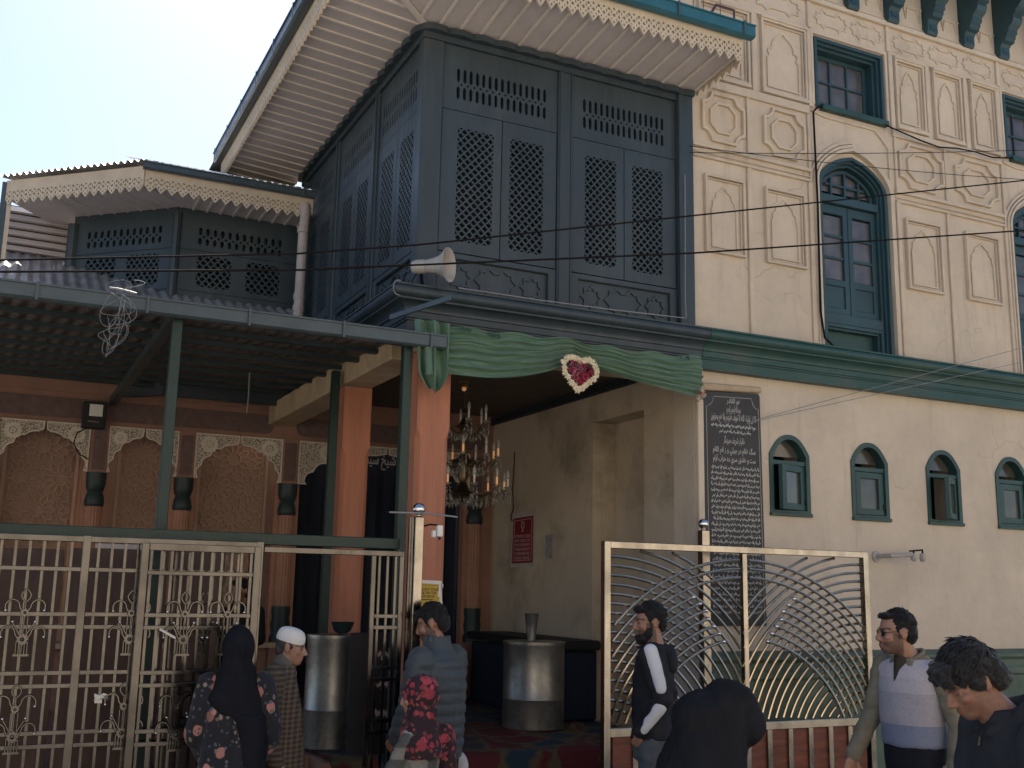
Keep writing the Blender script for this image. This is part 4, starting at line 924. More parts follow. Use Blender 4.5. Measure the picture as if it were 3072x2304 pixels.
MB().tube([(2.555, 6.60, 2.185), (2.60, 6.58, 2.20), (2.65, 6.56, 2.195)], .006, 6).build('arm', 'cable', cw)
MB().box(2.635, 2.675, 6.53, 6.57, 2.12, 2.195).build('housing', 'white', cw, bevel=.006); MB().box(2.605, 2.63, 6.54, 6.58, 2.115, 2.16).build('second_head', 'white', cw, bevel=.005)
MB().lathe([(.009, 0), (.009, .02)], Matrix.Translation((2.655, 6.545, 2.10)), 10).build('lens', 'black', cw)
# right-hand gate with two families of arcs over laminate panels
GX0, GX1, GZ0, GZ1, GCX = 3.93, 6.40, .86, 2.14, 5.165
gt = thing('arched_gate', 'stainless steel gate leaf with crossing arcs above reddish wood panels', 'gate', (5.16, 6.60, 0))
GFr = FY(6.60)
for a, b in ((GX0, GX0+.05), (GX1-.05, GX1)): MB().fbox(GFr, a, b, .05, GZ1, -.03, .03).build('stile', 'steel_bright', gt, bevel=.004)
MB().fbox(GFr, GX0+.05, GX1-.05, GZ1-.05, GZ1, -.029, .029).build('top_rail', 'steel_bright', gt, bevel=.004)
MB().fbox(GFr, GX0+.05, GX1-.05, GZ0-.06, GZ0, -.029, .029).build('middle_rail', 'steel_bright', gt, bevel=.004)
MB().fbox(GFr, GX0+.06, GX1-.06, .05, .11, -.029, .029).build('bottom_rail', 'steel_bright', gt, bevel=.004)
MB().fbox(GFr, GX0+.06, GX1-.06, .44, .47, -.0285, .0285).build('panel_rail', 'steel_bright', gt, bevel=.004)
MB().fbox(GFr, GCX-.02, GCX+.02, GZ0, GZ1-.05, -.025, .025).build('centre_bar', 'steel_bright', gt, bevel=.004)
npan = 12; pw = (GX1-GX0-.12)/npan
for i in range(npan):
    x = GX0+.06+pw*i
    if i: MB().fbox(GFr, x-.022, x+.022, .11, GZ0-.06, -.027, .027).build('mullion', 'steel_bright', gt, bevel=.003)
    for z0, z1 in ((.47, GZ0-.06), (.11, .44)): MB().fbox(GFr, x+.02, x+pw-.02, z0, z1, -.012, .006).build('wood_panel', 'wood', gt)
HW = GCX-GX0-.06; HH = GZ1-.06-GZ0
def arcs(side):
    def put(pts, c, tip=None):
        pts = [GFr.p(GCX+side*a, GZ0+b, c) for a, b in pts]
        o = MB().tube(pts, .0115, 8).build('arc_bar', 'steel_tube', gt, smooth=True)
        if tip is not None: MB().ball(pts[tip], .017, 6).build('ball_tip', 'chrome', o, smooth=True)
    def sweep(cx, cz, r, ok, n=110):
        run = []
        for i in range(n+1):
            t = pi*i/n; p = (cx+r*cos(t), cz+r*sin(t))
            if -HW <= p[0] <= 0 and 0 <= p[1] <= HH and ok(p): run.append(p)
        return run
    # family one: centred low on the centre bar, long ones reach the top, short ones end in balls
    for r in (1.60, 1.535, 1.47): 
        q = sweep(0, -.42, r, lambda p: True)
        if len(q) > 2: put(q, .012)
    for r, tx in ((1.40, .44), (1.337, .40), (1.274, .355), (1.211, .31), (1.148, .265), (1.085, .22), (1.02, .18)):
        q = sweep(0, -.42, r, lambda p: p[0] <= -tx)
        if len(q) > 2: put(q, .012, 0)
    # family two: centred low on the outer stile
    r = .42
    while r < 1.66:
        q = sweep(-HW, -.30, r, lambda p: p[0] <= -.02)
        if len(q) > 2: put(q, -.012)
        r += .066
arcs(1); arcs(-1)
# brown boards standing behind the fence, blue strip on top
for i, (x0, x1, lab) in enumerate(((-1.6, .44, 'wide dark brown board behind the left end of the fence'), (.47, 1.08, 'brown board with a stamped mark behind the fence middle'), (1.10, 1.44, 'narrow brown board behind the framed steel leaf'))):
    b0 = thing('wood_board', lab, 'board', ((x0+x1)/2, 7.4, 0), 'brown boards behind the fence')
    MB().box(x0, x1, 7.38, 7.41, .05, 1.985+.012*i).build('sheet', 'board', b0, bevel=.003)
    MB().box(x0+.02, x0+.06, 7.41, 7.46, .05, 1.9).build('batten', 'board', b0)
    if i == 1:
        bb = MB(); put_text(bb, FY(7.379), '▲\nUSE', .78, 1.22, .12, None, 0) if False else None
        MB().box(.62, .98, 7.375, 7.412, 2.0, 2.03).build('pale_strip', 'grey_paint', b0)
# paper scraps caught on the fence
for x, z, l, y in ((.66, 1.15, 'crumpled white paper stuck in the long fence', 6.60), (.99, 1.51, 'short white stick lying across the leaf bars', 6.50)):
    p = MB()
    if 'stick' in l: p.tube([(x-.06, y, z+.02), (x+.03, y, z-.03)], .007, 5)
    else:
        for k in range(7):
            a = random.random()*6; c_ = Vector((x, y, z)); p.add([c_+Vector((random.uniform(-.05, .05), random.uniform(-.02, .02), random.uniform(-.035, .035))) for _ in range(3)], [(0, 1, 2)])
    tag(p.build('paper_scrap' if 'paper' in l else 'white_stick', 'white', loc=(x, y, z)), l, 'litter' if 'paper' in l else 'stick')

# ------------------------------------------------------------------ green cloth, heart garland
cl = MB(); nx, nz = 130, 80; M['cloth'] = None
m, nt, b = new_mat('green_satin'); v = obj_coord(nt); c = ramp(nt, noise_tex(nt, v, 5, 4), [(.25, (.060, .128, .075)), (.75, (.074, .150, .088))]).outputs[0]
nt.links.new(c, b.inputs['Base Color']); b.inputs['Roughness'].default_value = .48; b.inputs['Sheen Weight'].default_value = .25; add_bump(nt, b, noise_tex(nt, v, 300, 2), .15, .002); M['cloth'] = m
def bottom(u):
    if u < .5: return 3.30-.02*u*2+.23*(u/.5)**3 if u < .42 else 3.30+.23*(u/.5)**3-.01
    return 3.52-.20*((u-.5)/.5)**.8
for i in range(nx+1):
    u = i/nx; x = 2.70+2.38*u; top = 3.672-.012*sin(u*37)-.01*sin(u*11); bt = bottom(u)
    pinch = 1-.55*math.exp(-((u-.5)/.13)**2)
    for j in range(nz+1):
        t = j/nz; z = top+(bt-top)*t
        fold = sin(t*38+1.2*sin(u*pi*2)+5*abs(u-.5)+1.6*noise.noise((u*4, t*2, 0)))*.015*t**.35+.014*noise.noise((u*3, t*22, 3))+.005*noise.noise((u*9, t*60, 1))
        y = 6.985-.03*t-fold*(1.4-pinch*.4)+.012*sin(u*23+t*3)
        cl.add([(x, y, z)], [])
cl.f = [(i*(nz+1)+j, (i+1)*(nz+1)+j, (i+1)*(nz+1)+j+1, i*(nz+1)+j+1) for i in range(nx) for j in range(nz)]
ct = cl.build('swagged_cloth', 'cloth', loc=(3.9, 7.0, 3.5), smooth=True)
tag(ct, 'long green satin cloth swagged across the top of the porch opening', 'drape')
# bunched left tail hanging over the pillar
tl = MB(); n = 26; rows = 12
for j in range(rows+1):
    t = j/rows; z = 3.66-.47*t-.03*t*t; w = .135*(1-.1*t) if t < .8 else .135*(.92-(t-.8)*2.6)
    for i in range(n+1):
        a = i/n; tl.add([(2.70+(a-.5)*2*w+.03*t, 6.93-.035*sin(a*15+t*2)-.012*sin(a*31)-.03*sin(pi*a), z+.015*sin(a*9)*t)], [])
tl.f = [(j*(n+1)+i, j*(n+1)+i+1, (j+1)*(n+1)+i+1, (j+1)*(n+1)+i) for j in range(rows) for i in range(n)]
tl.build('bunched_tail', 'cloth', ct, smooth=True)
rr_ = MB(); rr_.tube([(2.66, 6.88, 3.46), (2.665, 6.875, 3.34), (2.67, 6.87, 3.26)], .028, 10); rr_.build('rolled_end', 'cloth', ct, smooth=True)
hg = thing('flower_heart', 'heart of pink petals ringed by white flowers on the green cloth', 'garland', (3.88, 6.93, 3.4))
def heart(t, s): return (s*(.0065*16*sin(t)**3+.068*sin(t)), s*(.0060*(13*cos(t)-5*cos(2*t)-2*cos(3*t)-cos(4*t))+.068*cos(t)+.012))
HF = Fr((3.885, 6.90, 3.405), (1, 0, -.12), (.12, 0, 1), (0, -1, 0))
MB().plate(HF, [[heart(2*pi*i/40, .70) for i in range(40)]], 0, .012).build('backing', 'black', hg)
rg = random.Random(11); M['petal'] = mat('petal_pink', (.38, .035, .075), .7, var=.5, scale=30); M['flower'] = mat('flower_cream', (.72, .62, .42), .75, var=.25, scale=30)
pt = MB()
for _ in range(190):
    t = rg.random()*2*pi; s = sqrt(rg.random())*.66; a, b = heart(t, s); c0 = HF.p(a, b, .016+rg.random()*.02); d1 = Vector((rg.uniform(-1, 1), rg.uniform(-.5, .5), rg.uniform(-1, 1))).normalized()*.02; d2 = Vector((rg.uniform(-1, 1), -.5, rg.uniform(-1, 1))).normalized()*.016
    pt.add([c0-d1, c0+d2, c0+d1, c0-d2], [(0, 1, 2, 3)])
o = pt.build('petals', 'petal', hg); o['kind'] = 'stuff'
for i in range(26):
    a, b = heart(2*pi*i/26, .84*rg.uniform(.93, 1.05)); c0 = HF.p(a, b, .02); fl = MB()
    for k in range(11):
        an = 2*pi*k/11+rg.random()*.3; d = (HF.u*cos(an)+HF.v*sin(an)); L = rg.uniform(.026, .036); s = d.cross(HF.n)*.006
        fl.add([c0+HF.n*.012, c0+d*L*.6+s+HF.n*.014, c0+d*L+HF.n*rg.uniform(0, .012), c0+d*L*.6-s+HF.n*.014], [(0, 1, 2, 3)])
    fl.ball(c0+HF.n*.012, .009, 4); fl.build('flower', 'flower', hg)
th = MB()
for _ in range(14):
    a0, b0 = heart(rg.random()*6.28, .6); a1, b1 = heart(rg.random()*6.28, .6); th.tube([HF.p(a0, b0, .03), HF.p((a0+a1)/2, (b0+b1)/2, .045), HF.p(a1, b1, .03)], .0022, 4)
th.build('tinsel_threads', mat('tinsel', (.35, .22, .25), .35, metal=.6), hg)
sf = thing('small_posy', 'tiny red and white posy pinned at the right end of the cloth', 'flowers', (5.03, 6.93, 3.36))
for k in range(9):
    a = k*.7; fl = MB(); c0 = Vector((5.03+.03*cos(a), 6.925, 3.355+.045*sin(a*1.3))); 
    for q in range(7):
        an = q*.9; fl.add([c0, c0+Vector((cos(an)*.022, -.006, sin(an)*.022)), c0+Vector((cos(an+.35)*.022, -.012, sin(an+.35)*.022))], [(0, 1, 2)])
    fl.build('flower', 'petal' if k % 2 else 'flower', sf)
for i, (x, z) in enumerate(((2.83, 3.655), (2.95, 3.65), (3.0, 3.648), (3.17, 3.635), (3.2, 3.63), (3.24, 3.628), (4.85, 3.66), (4.93, 3.655))):
    kn = MB(); kn.tube([(x-.015, 6.96, z), (x, 6.945, z+.012), (x+.015, 6.95, z-.005), (x+.004, 6.94, z-.02), (x-.008, 6.945, z+.006)], .006, 5); kn.build('tie_knot', 'green', ct)

# ------------------------------------------------------------------ loudspeaker
hn = thing('horn_loudspeaker', 'dirty grey horn loudspeaker fixed at the gallery corner', 'loudspeaker', (2.68, 6.98, 3.97))
ax = Vector((.70, -.71, -.02)).normalized(); mt = Matrix.Translation((2.62, 6.985, 4.075)) @ ax.to_track_quat('Z', 'Y').to_matrix().to_4x4()
MB().lathe([(.012, -.06), (.045, -.058), (.052, -.03), (.052, .03), (.045, .05), (.05, .055), (.056, .10), (.07, .15), (.095, .19), (.122, .215), (.126, .218), (.126, .225), (.118, .222), (.09, .19), (.062, .145), (.045, .10), (.03, .095), (.001, .095)], mt, 28, cap=False).build('horn', 'horn', hn, smooth=True)
MB().lathe([(.014, .10), (.018, .17), (.012, .185), (.002, .19)], mt, 12).build('reflector', 'horn', hn, smooth=True)
MB().tube([(2.64, 7.02, 4.03), (2.66, 7.06, 3.985), (2.69, 7.10, 3.96)], .012, 8).build('bracket', 'cable', hn)
MB().tube([(2.60, 7.0, 4.03), (2.57, 7.02, 3.97), (2.60, 7.06, 3.93), (2.66, 7.08, 3.945)], .005, 6).build('lead', 'cable', hn)

# ------------------------------------------------------------------ signs and notices
sg = thing('red_notice', 'red printed notice forbidding photography on the porch side wall', 'sign', (5.15, 10.3, 2.3))
SF = Fr((5.155, 0, 0), (0, -1, 0), (0, 0, 1), (-1, 0, 0))
M['red'] = mat('red_print', (.20, .022, .03), .5, var=.15, bump=0); M['signtext'] = mat('sign_text', (.50, .36, .34), .6, var=.1, bump=0)
MB().plate(SF, [[(-10.62, 2.02), (-10.06, 2.03), (-10.04, 2.62), (-10.56, 2.60)]], .001, .006).build('backing', 'grey_paint', sg)
MB().plate(SF, [[(-10.58, 2.06), (-10.08, 2.065), (-10.07, 2.555), (-10.55, 2.545)]], .0062, .009).build('face', 'red', sg)
MB().ring(SF, [(-10.55, 2.085), (-10.11, 2.09), (-10.10, 2.53), (-10.52, 2.52)], .006, .0092, .0105).build('border', 'signtext', sg)
s_ = MB()
s_.ring(SF, [(-10.32+.038*cos(t), 2.465+.042*sin(t)) for t in [2*pi*i/16 for i in range(16)]], .012, .0092, .0105); s_.plate(SF, [[(-10.32+.02*cos(t), 2.405+.012*sin(t)) for t in [2*pi*i/10 for i in range(10)]]], .0092, .0105)
for i, l in enumerate(('ATTENTION TAKING', 'ANY KIND OF', 'PHOTOGRAPHY', 'VIDEOGRAPHY', 'IS PROHIBITED', 'INSIDE SHRINE')):
    put_text(s_, SF, l, -10.325, 2.345-.046*i, .045, .36 if i else .38, .0105, .0006)
s_.build('lettering', 'signtext', sg)
tag(MB().fbox(SF, -9.80, -9.66, 2.10, 2.34, .001, .004).build('faded_paper', mat('faded_paper', (.30, .28, .27), .8, var=.25, scale=14), loc=(5.15, 9.73, 2.2)), 'small faded grey paper pasted right of the red notice', 'poster')
M['yellow'] = mat('yellow_print', (.56, .38, .05), .6, var=.12, bump=0); PF = FY(7.158)
for i, (z0, z1, lab) in enumerate(((1.655, 1.835, 'upper yellow shoe-rack notice pasted on the orange corner pillar'), (1.46, 1.635, 'lower yellow shoe-rack notice half hidden on the orange corner pillar'))):
    t = thing('yellow_notice', lab, 'sign', (2.83, 7.155, z0), 'yellow shoe-rack notices')
    MB().plate(PF, [[(2.715, z0-.012), (2.925, z0-.02), (2.945, z0+.0), (2.925, z1-.01), (2.945, z1-.02), (2.94, z1-.05), (2.93, z1+.004), (2.72, z1+.01)]], .0005, .002).build('torn_backing', 'white', t)
    MB().plate(PF, [[(2.725, z0), (2.915, z0-.004), (2.918, z0+.07), (2.905, z0+.075), (2.91, z1-.02), (2.72, z1-.012)]], .0022, .0035).build('paper', 'yellow', t)
    s_ = MB()
    for k, l in enumerate(('PLEASE PUT YOUR', 'SHOE ON THE', 'SHOE RACK')): put_text(s_, PF, l, 2.818, z1-.058-.024*k, .026, (.185, .15, .125)[k], .0042, .0006)
    s_.plate(PF, [[(2.735, z0+.052), (2.755, z0+.066), (2.752, z0+.055), (2.87, z0+.055), (2.87, z0+.049), (2.752, z0+.049), (2.755, z0+.038)]], .0036, .0042)
    for zz in (z1-.028, z0+.022): s_.fbox(PF, 2.73, 2.905, zz, zz+.002, .0036, .0042)
    s_.build('lettering', 'black', t)
cb = thing('black_signboard', 'black standing board with white script behind the narrow gate leaf', 'sign', (2.7, 7.6, 0))
MB().box(2.42, 2.92, 7.58, 7.62, .62, 1.46).build('board', 'black', cb, bevel=.004)
MB().box(2.42, 2.92, 7.62, 7.68, .62, .66).build('foot', 'black', cb)
s_ = MB(); CF = FY(7.579); r2 = random.Random(9)
for z, a0, a1, h in ((1.30, 2.62, 2.88, .07), (1.10, 2.60, 2.86, .05), (.90, 2.62, 2.86, .07)): scrawl(s_, CF, a0, a1, z, h, .0005, r2)
s_.build('script', 'signtext', cb)['kind'] = 'stuff'
# meter box high on the arcade
mx = thing('meter_box', 'black box with a pale label mounted high on the arcade', 'box', (.8, 11.0, 3.3))
MB().box(.70, .91, 10.97, 11.09, 3.245, 3.50).build('case', 'black', mx, bevel=.006); MB().box(.755, .875, 10.962, 10.969, 3.36, 3.475).build('label', 'white', mx)
s_ = MB(); put_text(s_, FY(10.965), 'HAVELLS', .80, 3.305, .022, .10, .002); s_.build('lettering', 'signtext', mx)
tag(MB().tube([(.76, 10.97, 3.25), (.66, 10.95, 3.18), (.64, 10.95, 3.08), (.70, 10.96, 2.98), (.79, 11.05, 2.95)], .006, 6).build('box_cable', 'cable', loc=(.7, 10.97, 3.1), smooth=True), 'black cable looping down below the meter box', 'cable')

# ------------------------------------------------------------------ porch furniture
def drum(cx, cy, r, z0, z1, label, extra=None):
    t = thing('metal_drum', label, 'drum', (cx, cy, z0), 'metal drums in the porch')
    MB().lathe([(r*.99, z0), (r*1.0, z0+.02), (r*.985, z0+(z1-z0)*.33), (r*1.0, z0+(z1-z0)*.34), (r*.985, z0+(z1-z0)*.35), (r*.985, z1-.03), (r, z1-.02), (r, z1)], Matrix.Translation((cx, cy, 0)), 40).build('body', 'drum', t, smooth=True)
    MB().lathe([(r*1.02, z1), (r*1.02, z1+.012), (r*.2, z1+.02)], Matrix.Translation((cx, cy, 0)), 40).build('lid', 'drum', t, smooth=True)
    return t
drum(4.37, 8.5, .27, .63, 1.335, 'wide galvanised drum standing by the porch side wall')
drum(2.40, 7.95, .20, .63, 1.42, 'narrow tall galvanised drum at the foot of the rear pillar')
tag(MB().lathe([(.035, 1.357), (.036, 1.37), (.045, 1.45), (.062, 1.58), (.066, 1.585), (.058, 1.575), (.04, 1.45)], Matrix.Translation((4.30, 8.42, 0)), 20, cap=False).build('metal_tumbler', 'drum', loc=(4.3, 8.42, 1.357), smooth=True), 'tall metal tumbler standing on the wide drum', 'cup')
tag(MB().lathe([(.03, 1.442), (.06, 1.46), (.085, 1.52), (.09, 1.525), (.08, 1.515), (.05, 1.46)], Matrix.Translation((2.44, 7.88, 0)), 20, cap=False).build('metal_bowl', 'capital', loc=(2.44, 7.88, 1.44), smooth=True), 'dark shallow bowl standing on the narrow drum', 'bowl')
ctr = thing('dark_counter', 'low dark covered counter right of the wide drum', 'counter', (4.9, 8.9, .62))
MB().box(4.70, 5.14, 8.72, 10.6, .63, 1.25).build('body', 'navy', ctr, bevel=.02); MB().box(4.66, 5.15, 8.66, 10.65, 1.25, 1.34).build('top_cover', 'black', ctr, bevel=.02)
bn = thing('rear_bench', 'low dark bench with folded cloths along the back of the porch', 'bench', (3.9, 10.6, .62))
MB().box(2.95, 4.6, 10.4, 10.75, 1.02, 1.08).build('seat', 'board', bn, bevel=.01)
for x in (3.0, 3.75, 4.5): MB().box(x, x+.06, 10.45, 10.7, .62, 1.02).build('leg', 'board', bn)
for i in range(5):
    x = 3.05+.3*i; f_ = MB(); f_.box(x, x+.24, 10.42, 10.72, 1.08, 1.16+.03*(i % 3)); f_.build('folded_cloth', 'navy' if i % 2 else 'frieze', bn, bevel=.02)
def shoe(x, y, z, a, label):
    p = MB(); n = 10; vs = []
    for j, (t, w, h) in enumerate(((0, .03, .05), (.06, .035, .06), (.12, .032, .05), (.18, .04, .04), (.24, .036, .03), (.27, .01, .02))):
        vs += [Vector((w*cos(pi*i/(n-1)), t, .0+h*sin(pi*i/(n-1)))) for i in range(n)]
    R = Matrix.Translation((x, y, z)) @ Matrix.Rotation(a, 4, 'Z')
    p.add([R @ v for v in vs], [(j*n+i, j*n+i+1, (j+1)*n+i+1, (j+1)*n+i) for j in range(5) for i in range(n-1)] + [tuple(j*n for j in range(6)) + tuple(j*n+n-1 for j in range(5, -1, -1)), tuple(range(n)), tuple(50+i for i in range(n))])
    tag(p.build('shoe', 'board', loc=(x, y, z), smooth=True), label, 'shoe', 'shoes left on the porch floor')
shoe(3.55, 8.4, .63, .6, 'brown shoe on the carpet left of the wide drum'); shoe(3.7, 8.45, .63, 1.3, 'brown shoe lying nearest the wide drum'); shoe(4.62, 8.25, .63, -.8, 'dark shoe on the carpet right of the wide drum')
# chandelier
ch = thing('chandelier', 'three-tier crystal chandelier with candle bulbs hanging in the porch', 'chandelier', (4.08, 9.5, 2.6))
CX, CY = 4.08, 9.5
MB().tube([(CX, CY, 3.745), (CX, CY, 3.50)], .006, 6).build('chain', 'brass', ch)
MB().lathe([(.06, 3.745), (.05, 3.72), (.012, 3.71)], Matrix.Translation((CX, CY, 0)), 16).build('ceiling_rose', 'brass', ch)
MB().lathe([(.012, 3.52), (.03, 3.48), (.012, 3.44), (.05, 3.37), (.10, 3.34), (.03, 3.32), (.02, 3.2), (.035, 3.16), (.02, 3.1), (.06, 3.03), (.13, 3.0), (.04, 2.97), (.05, 2.85), (.03, 2.8), (.07, 2.72), (.12, 2.69), (.04, 2.66), (.01, 2.6)], Matrix.Translation((CX, CY, 0)), 16).build('stem', 'brass', ch, smooth=True)
rc = random.Random(4)
for R, z, n, ph in ((.22, 3.36, 6, .3), (.34, 3.02, 9, .1), (.44, 2.72, 11, .55)):
    for k in range(n):
        a = ph+2*pi*k/n; d = Vector((cos(a), sin(a), 0)); c0 = Vector((CX, CY, 0))
        pts = [c0+d*(R*t)+Vector((0, 0, z-.02-.10*sin(pi*t*.95)+.06*t)) for t in [i/7 for i in range(8)]]
        arm = MB().tube(pts, .008, 6).build('arm', 'brass', ch, smooth=True); e = pts[-1]
        MB().lathe([(.008, -.02), (.035, .0), (.04, .008), (.01, .012)], Matrix.Translation(e), 12).build('drip_pan', 'crystal', arm, smooth=True)
        MB().lathe([(.011, .012), (.011, .085)], Matrix.Translation(e), 8).build('candle_sleeve', 'sleeve' if (k+n) % 2 and z < 3.2 else 'white', arm)
        MB().lathe([(.008, .085), (.016, .11), (.017, .125), (.010, .155), (.002, .175)], Matrix.Translation(e), 10).build('bulb', 'bulb', arm, smooth=True)
        cr = MB()
        for q in range(7):
            L = rc.uniform(.03, .12); an = 2*pi*q/5; b0 = e+Vector((.034*cos(an), .034*sin(an), 0)); cr.ball(b0-Vector((0, 0, L*.35)), .006, 4); cr.ball(b0-Vector((0, 0, L*.7)), .008, 4); cr.lathe([(.002, .0), (.010, -.02), (.001, -.045)], Matrix.Translation(b0-Vector((0, 0, L))), 6)
        for t in (.2, .35, .5, .65, .8): p_ = pts[int(7*t)]; cr.lathe([(.002, 0), (.012, -.03), (.001, -.06)], Matrix.Translation(p_-Vector((0, 0, .02))), 6); cr.ball(p_-Vector((0, 0, .012)), .007, 4)
        cr.build('crystal_drops', 'crystal', arm)['kind'] = 'stuff'
bl_ = thing('ceiling_lamp', 'small brass lamp with a glowing bulb on the porch ceiling', 'lamp', (4.2, 9.0, 3.7))
MB().lathe([(.06, 3.744), (.05, 3.72), (.02, 3.70)], Matrix.Translation((3.98, 9.3, 0)), 14).build('rose', 'brass', bl_, smooth=True); MB().ball((3.98, 9.3, 3.675), .022, 6).build('bulb', 'sleeve', bl_, smooth=True)
tag(MB().tube([(5.152, 10.57, 3.28), (5.15, 10.58, 3.05), (5.15, 10.60, 2.86), (5.148, 10.58, 2.78), (5.15, 10.57, 2.66), (5.15, 10.63, 2.56), (5.15, 10.59, 2.52)], .006, 6).build('hanging_cable', mat('maroon_cord', (.06, .015, .015), .7), loc=(5.15, 10.6, 3), smooth=True), 'dark red cord hanging down the porch side wall to the red notice', 'cord')
tag(MB().tube([(1.9, 9.2, 3.6), (1.905, 9.2, 3.40), (1.90, 9.2, 3.24)], .006, 5).build('hanging_rod', 'pale_cable', loc=(1.9, 9.2, 3.4)), 'thin pale rod hanging under the canopy', 'rod')

# ------------------------------------------------------------------ wires
def wire(name, label, pts, r, mt='cable', cat='wire', sag=0):
    P = [Vector(p) for p in pts]
    if len(P) == 2:
        P = [P[0].lerp(P[1], i/24)-Vector((0, 0, sag*4*(i/24)*(1-i/24))) for i in range(25)]
    return tag(MB().tube(P, r, 6).build(name, mt, loc=tuple(P[0]), smooth=True), label, cat)
wire('overhead_wire', 'upper thick black wire crossing the whole street front', [(-2.6, 6.3, 3.22), (-.1, 6.3, 3.515), (1.56, 6.3, 3.815), (2.35, 6.3, 4.0), (4.54, 6.3, 4.585), (8.23, 6.3, 5.57), (11.0, 6.3, 6.35)], .0062)
wire('overhead_wire', 'lower thick black wire crossing just below the horn loudspeaker mouth', [(-2.6, 6.3, 3.2), (-.09, 6.3, 3.45), (1.57, 6.3, 3.71), (4.54, 6.3, 4.29), (8.18, 6.3, 5.08), (11, 6.3, 5.7)], .0068)
wire('overhead_wire', 'thin wire rising from gallery corner towards the far right window', [(5.08, 7.1, 5.50), (9.31, 7.1, 6.39), (11.5, 7.1, 6.85)][:2], .0035, sag=.02)
wire('overhead_wire', 'thin wire from gallery corner across the arched window head', [(5.08, 7.1, 5.56), (9.28, 7.1, 6.06)], .0035, sag=.03)
wire('stay_wire', 'thin wire passing over the tablet to upper right, higher of two', [(5.16, 7.75, 2.92), (5.76, 7.1, 3.245), (9.10, 6.8, 4.27)], .003, 'pale_cable')
wire('stay_wire', 'thin wire passing over the tablet to upper right, lower of two', [(5.16, 7.8, 2.90), (5.76, 7.1, 3.235), (9.08, 6.8, 4.11)], .003, 'pale_cable')
wire('wall_cable', 'black cable dropping beside the tall arched window to its sill', [(6.62, 7.15, 6.30), (6.57, 7.155, 6.27), (6.525, 7.155, 6.22), (6.525, 7.14, 5.3), (6.52, 7.15, 4.3), (6.54, 7.13, 4.05), (6.62, 7.10, 3.97)], .010)
wire('wall_cable', 'black cable slung between the two upper rectangular windows', [(7.40, 7.13, 6.27), (7.50, 7.13, 6.255), (7.85, 7.12, 6.20), (8.1, 7.12, 6.18), (8.35, 7.12, 6.22), (8.6, 7.12, 6.235), (8.85, 7.12, 6.225), (9.16, 7.13, 6.28)], .008)
wire('thin_cable', 'pale thin cable running along the gallery ledge and up its right post', [(5.05, 7.13, 5.30), (5.045, 7.13, 4.8), (5.03, 7.12, 4.2), (5.01, 7.08, 4.04), (4.95, 7.0, 3.995), (4.2, 6.94, 3.955), (3.6, 6.94, 3.945), (2.9, 6.94, 3.945)], .0045, 'pale_cable', 'cord')
lp = [(2.50+.0, 7.06, 3.96)] + [(2.46+.035*cos(t), 7.0, 3.90+.055*sin(t)) for t in [pi/2+2*pi*i/16 for i in range(17)]]
wire('cord_loop', 'small pale loop of cord hanging from the ledge corner', lp, .005, 'pale_cable', 'cord')
rb = random.Random(21); bun = MB()
for k in range(7):
    c0 = Vector((.60+rb.uniform(-.05, .06), 6.83, 3.40+rb.uniform(-.12, .14))); R1, R2 = rb.uniform(.04, .09), rb.uniform(.08, .16); p1, p2 = rb.uniform(0, 6), rb.uniform(0, 6); w1, w2 = rb.choice((1, 2)), rb.choice((1, 2, 3)); pts = []
    for i in range(40):
        t = 2*pi*i/39*rb.choice((1, 1)); pts.append(Vector((c0.x+R1*sin(w1*t+p1)+.02*sin(3*t), min(6.85, 6.80+.03*sin(t*2+k)), min(3.66, c0.z+R2*sin(w2*t*.5+p2)+.02*cos(2*t)))))
    bun.tube(pts, .0014, 5)
bun.tube([(.52, 6.84, 3.58), (.57, 6.82, 3.575), (.63, 6.83, 3.57), (.68, 6.84, 3.565)], .008, 6)
tag(bun.build('cable_tangle', 'pale_cable', loc=(.6, 6.84, 3.5), smooth=True), 'tangled bundle of loose thin cables hanging over the canopy gutter', 'cable')
# ------------------------------------------------------------------ people
def ico(sub):
    bm = bmesh.new(); bmesh.ops.create_icosphere(bm, subdivisions=sub, radius=1); vs = [v.co.copy() for v in bm.verts]; fs = [tuple(v.index for v in f.verts) for f in bm.faces]; bm.free(); return vs, fs
ICO = ico(3)
def ell(c, r, m=None):
    vs = [Vector((v.x*r[0], v.y*r[1], v.z*r[2]))+Vector(c) for v in ICO[0]]
    return ([m @ v for v in vs] if m else vs), ICO[1]
def cap(p, q, r1, r2, m=None, n=14):
    p, q = Vector(p), Vector(q); d = q-p; L = d.length; mt = Matrix.Translation(p) @ d.to_track_quat('Z', 'Y').to_matrix().to_4x4()
    pr = [(max(1e-4, r1*cos(a)), r1*sin(a)) for a in [-pi/2+pi/2*i/5 for i in range(6)]] + [(max(1e-4, r2*cos(a)), L+r2*sin(a)) for a in [pi/2*i/5 for i in range(6)]]
    b = MB().lathe(pr, m @ mt if m else mt, n); return b.v, b.f
def loft(rings, m=None, n=28, pw=2.0):            # rings: (z, cx, cy, rx, ry)
    b = MB(); vs = []; k = len(rings)
    for z, cx, cy, rx, ry in rings:
        for i in range(n):
            a = 2*pi*i/n; ca, sa = cos(a), sin(a)
            vs.append(Vector((cx+rx*math.copysign(abs(ca)**(2/pw), ca), cy+ry*math.copysign(abs(sa)**(2/pw), sa), z)))
    fs = [(i*n+j, i*n+(j+1) % n, (i+1)*n+(j+1) % n, (i+1)*n+j) for i in range(k-1) for j in range(n)] + [tuple(reversed(range(n))), tuple((k-1)*n+j for j in range(n))]
    return ([m @ v for v in vs] if m else vs), fs
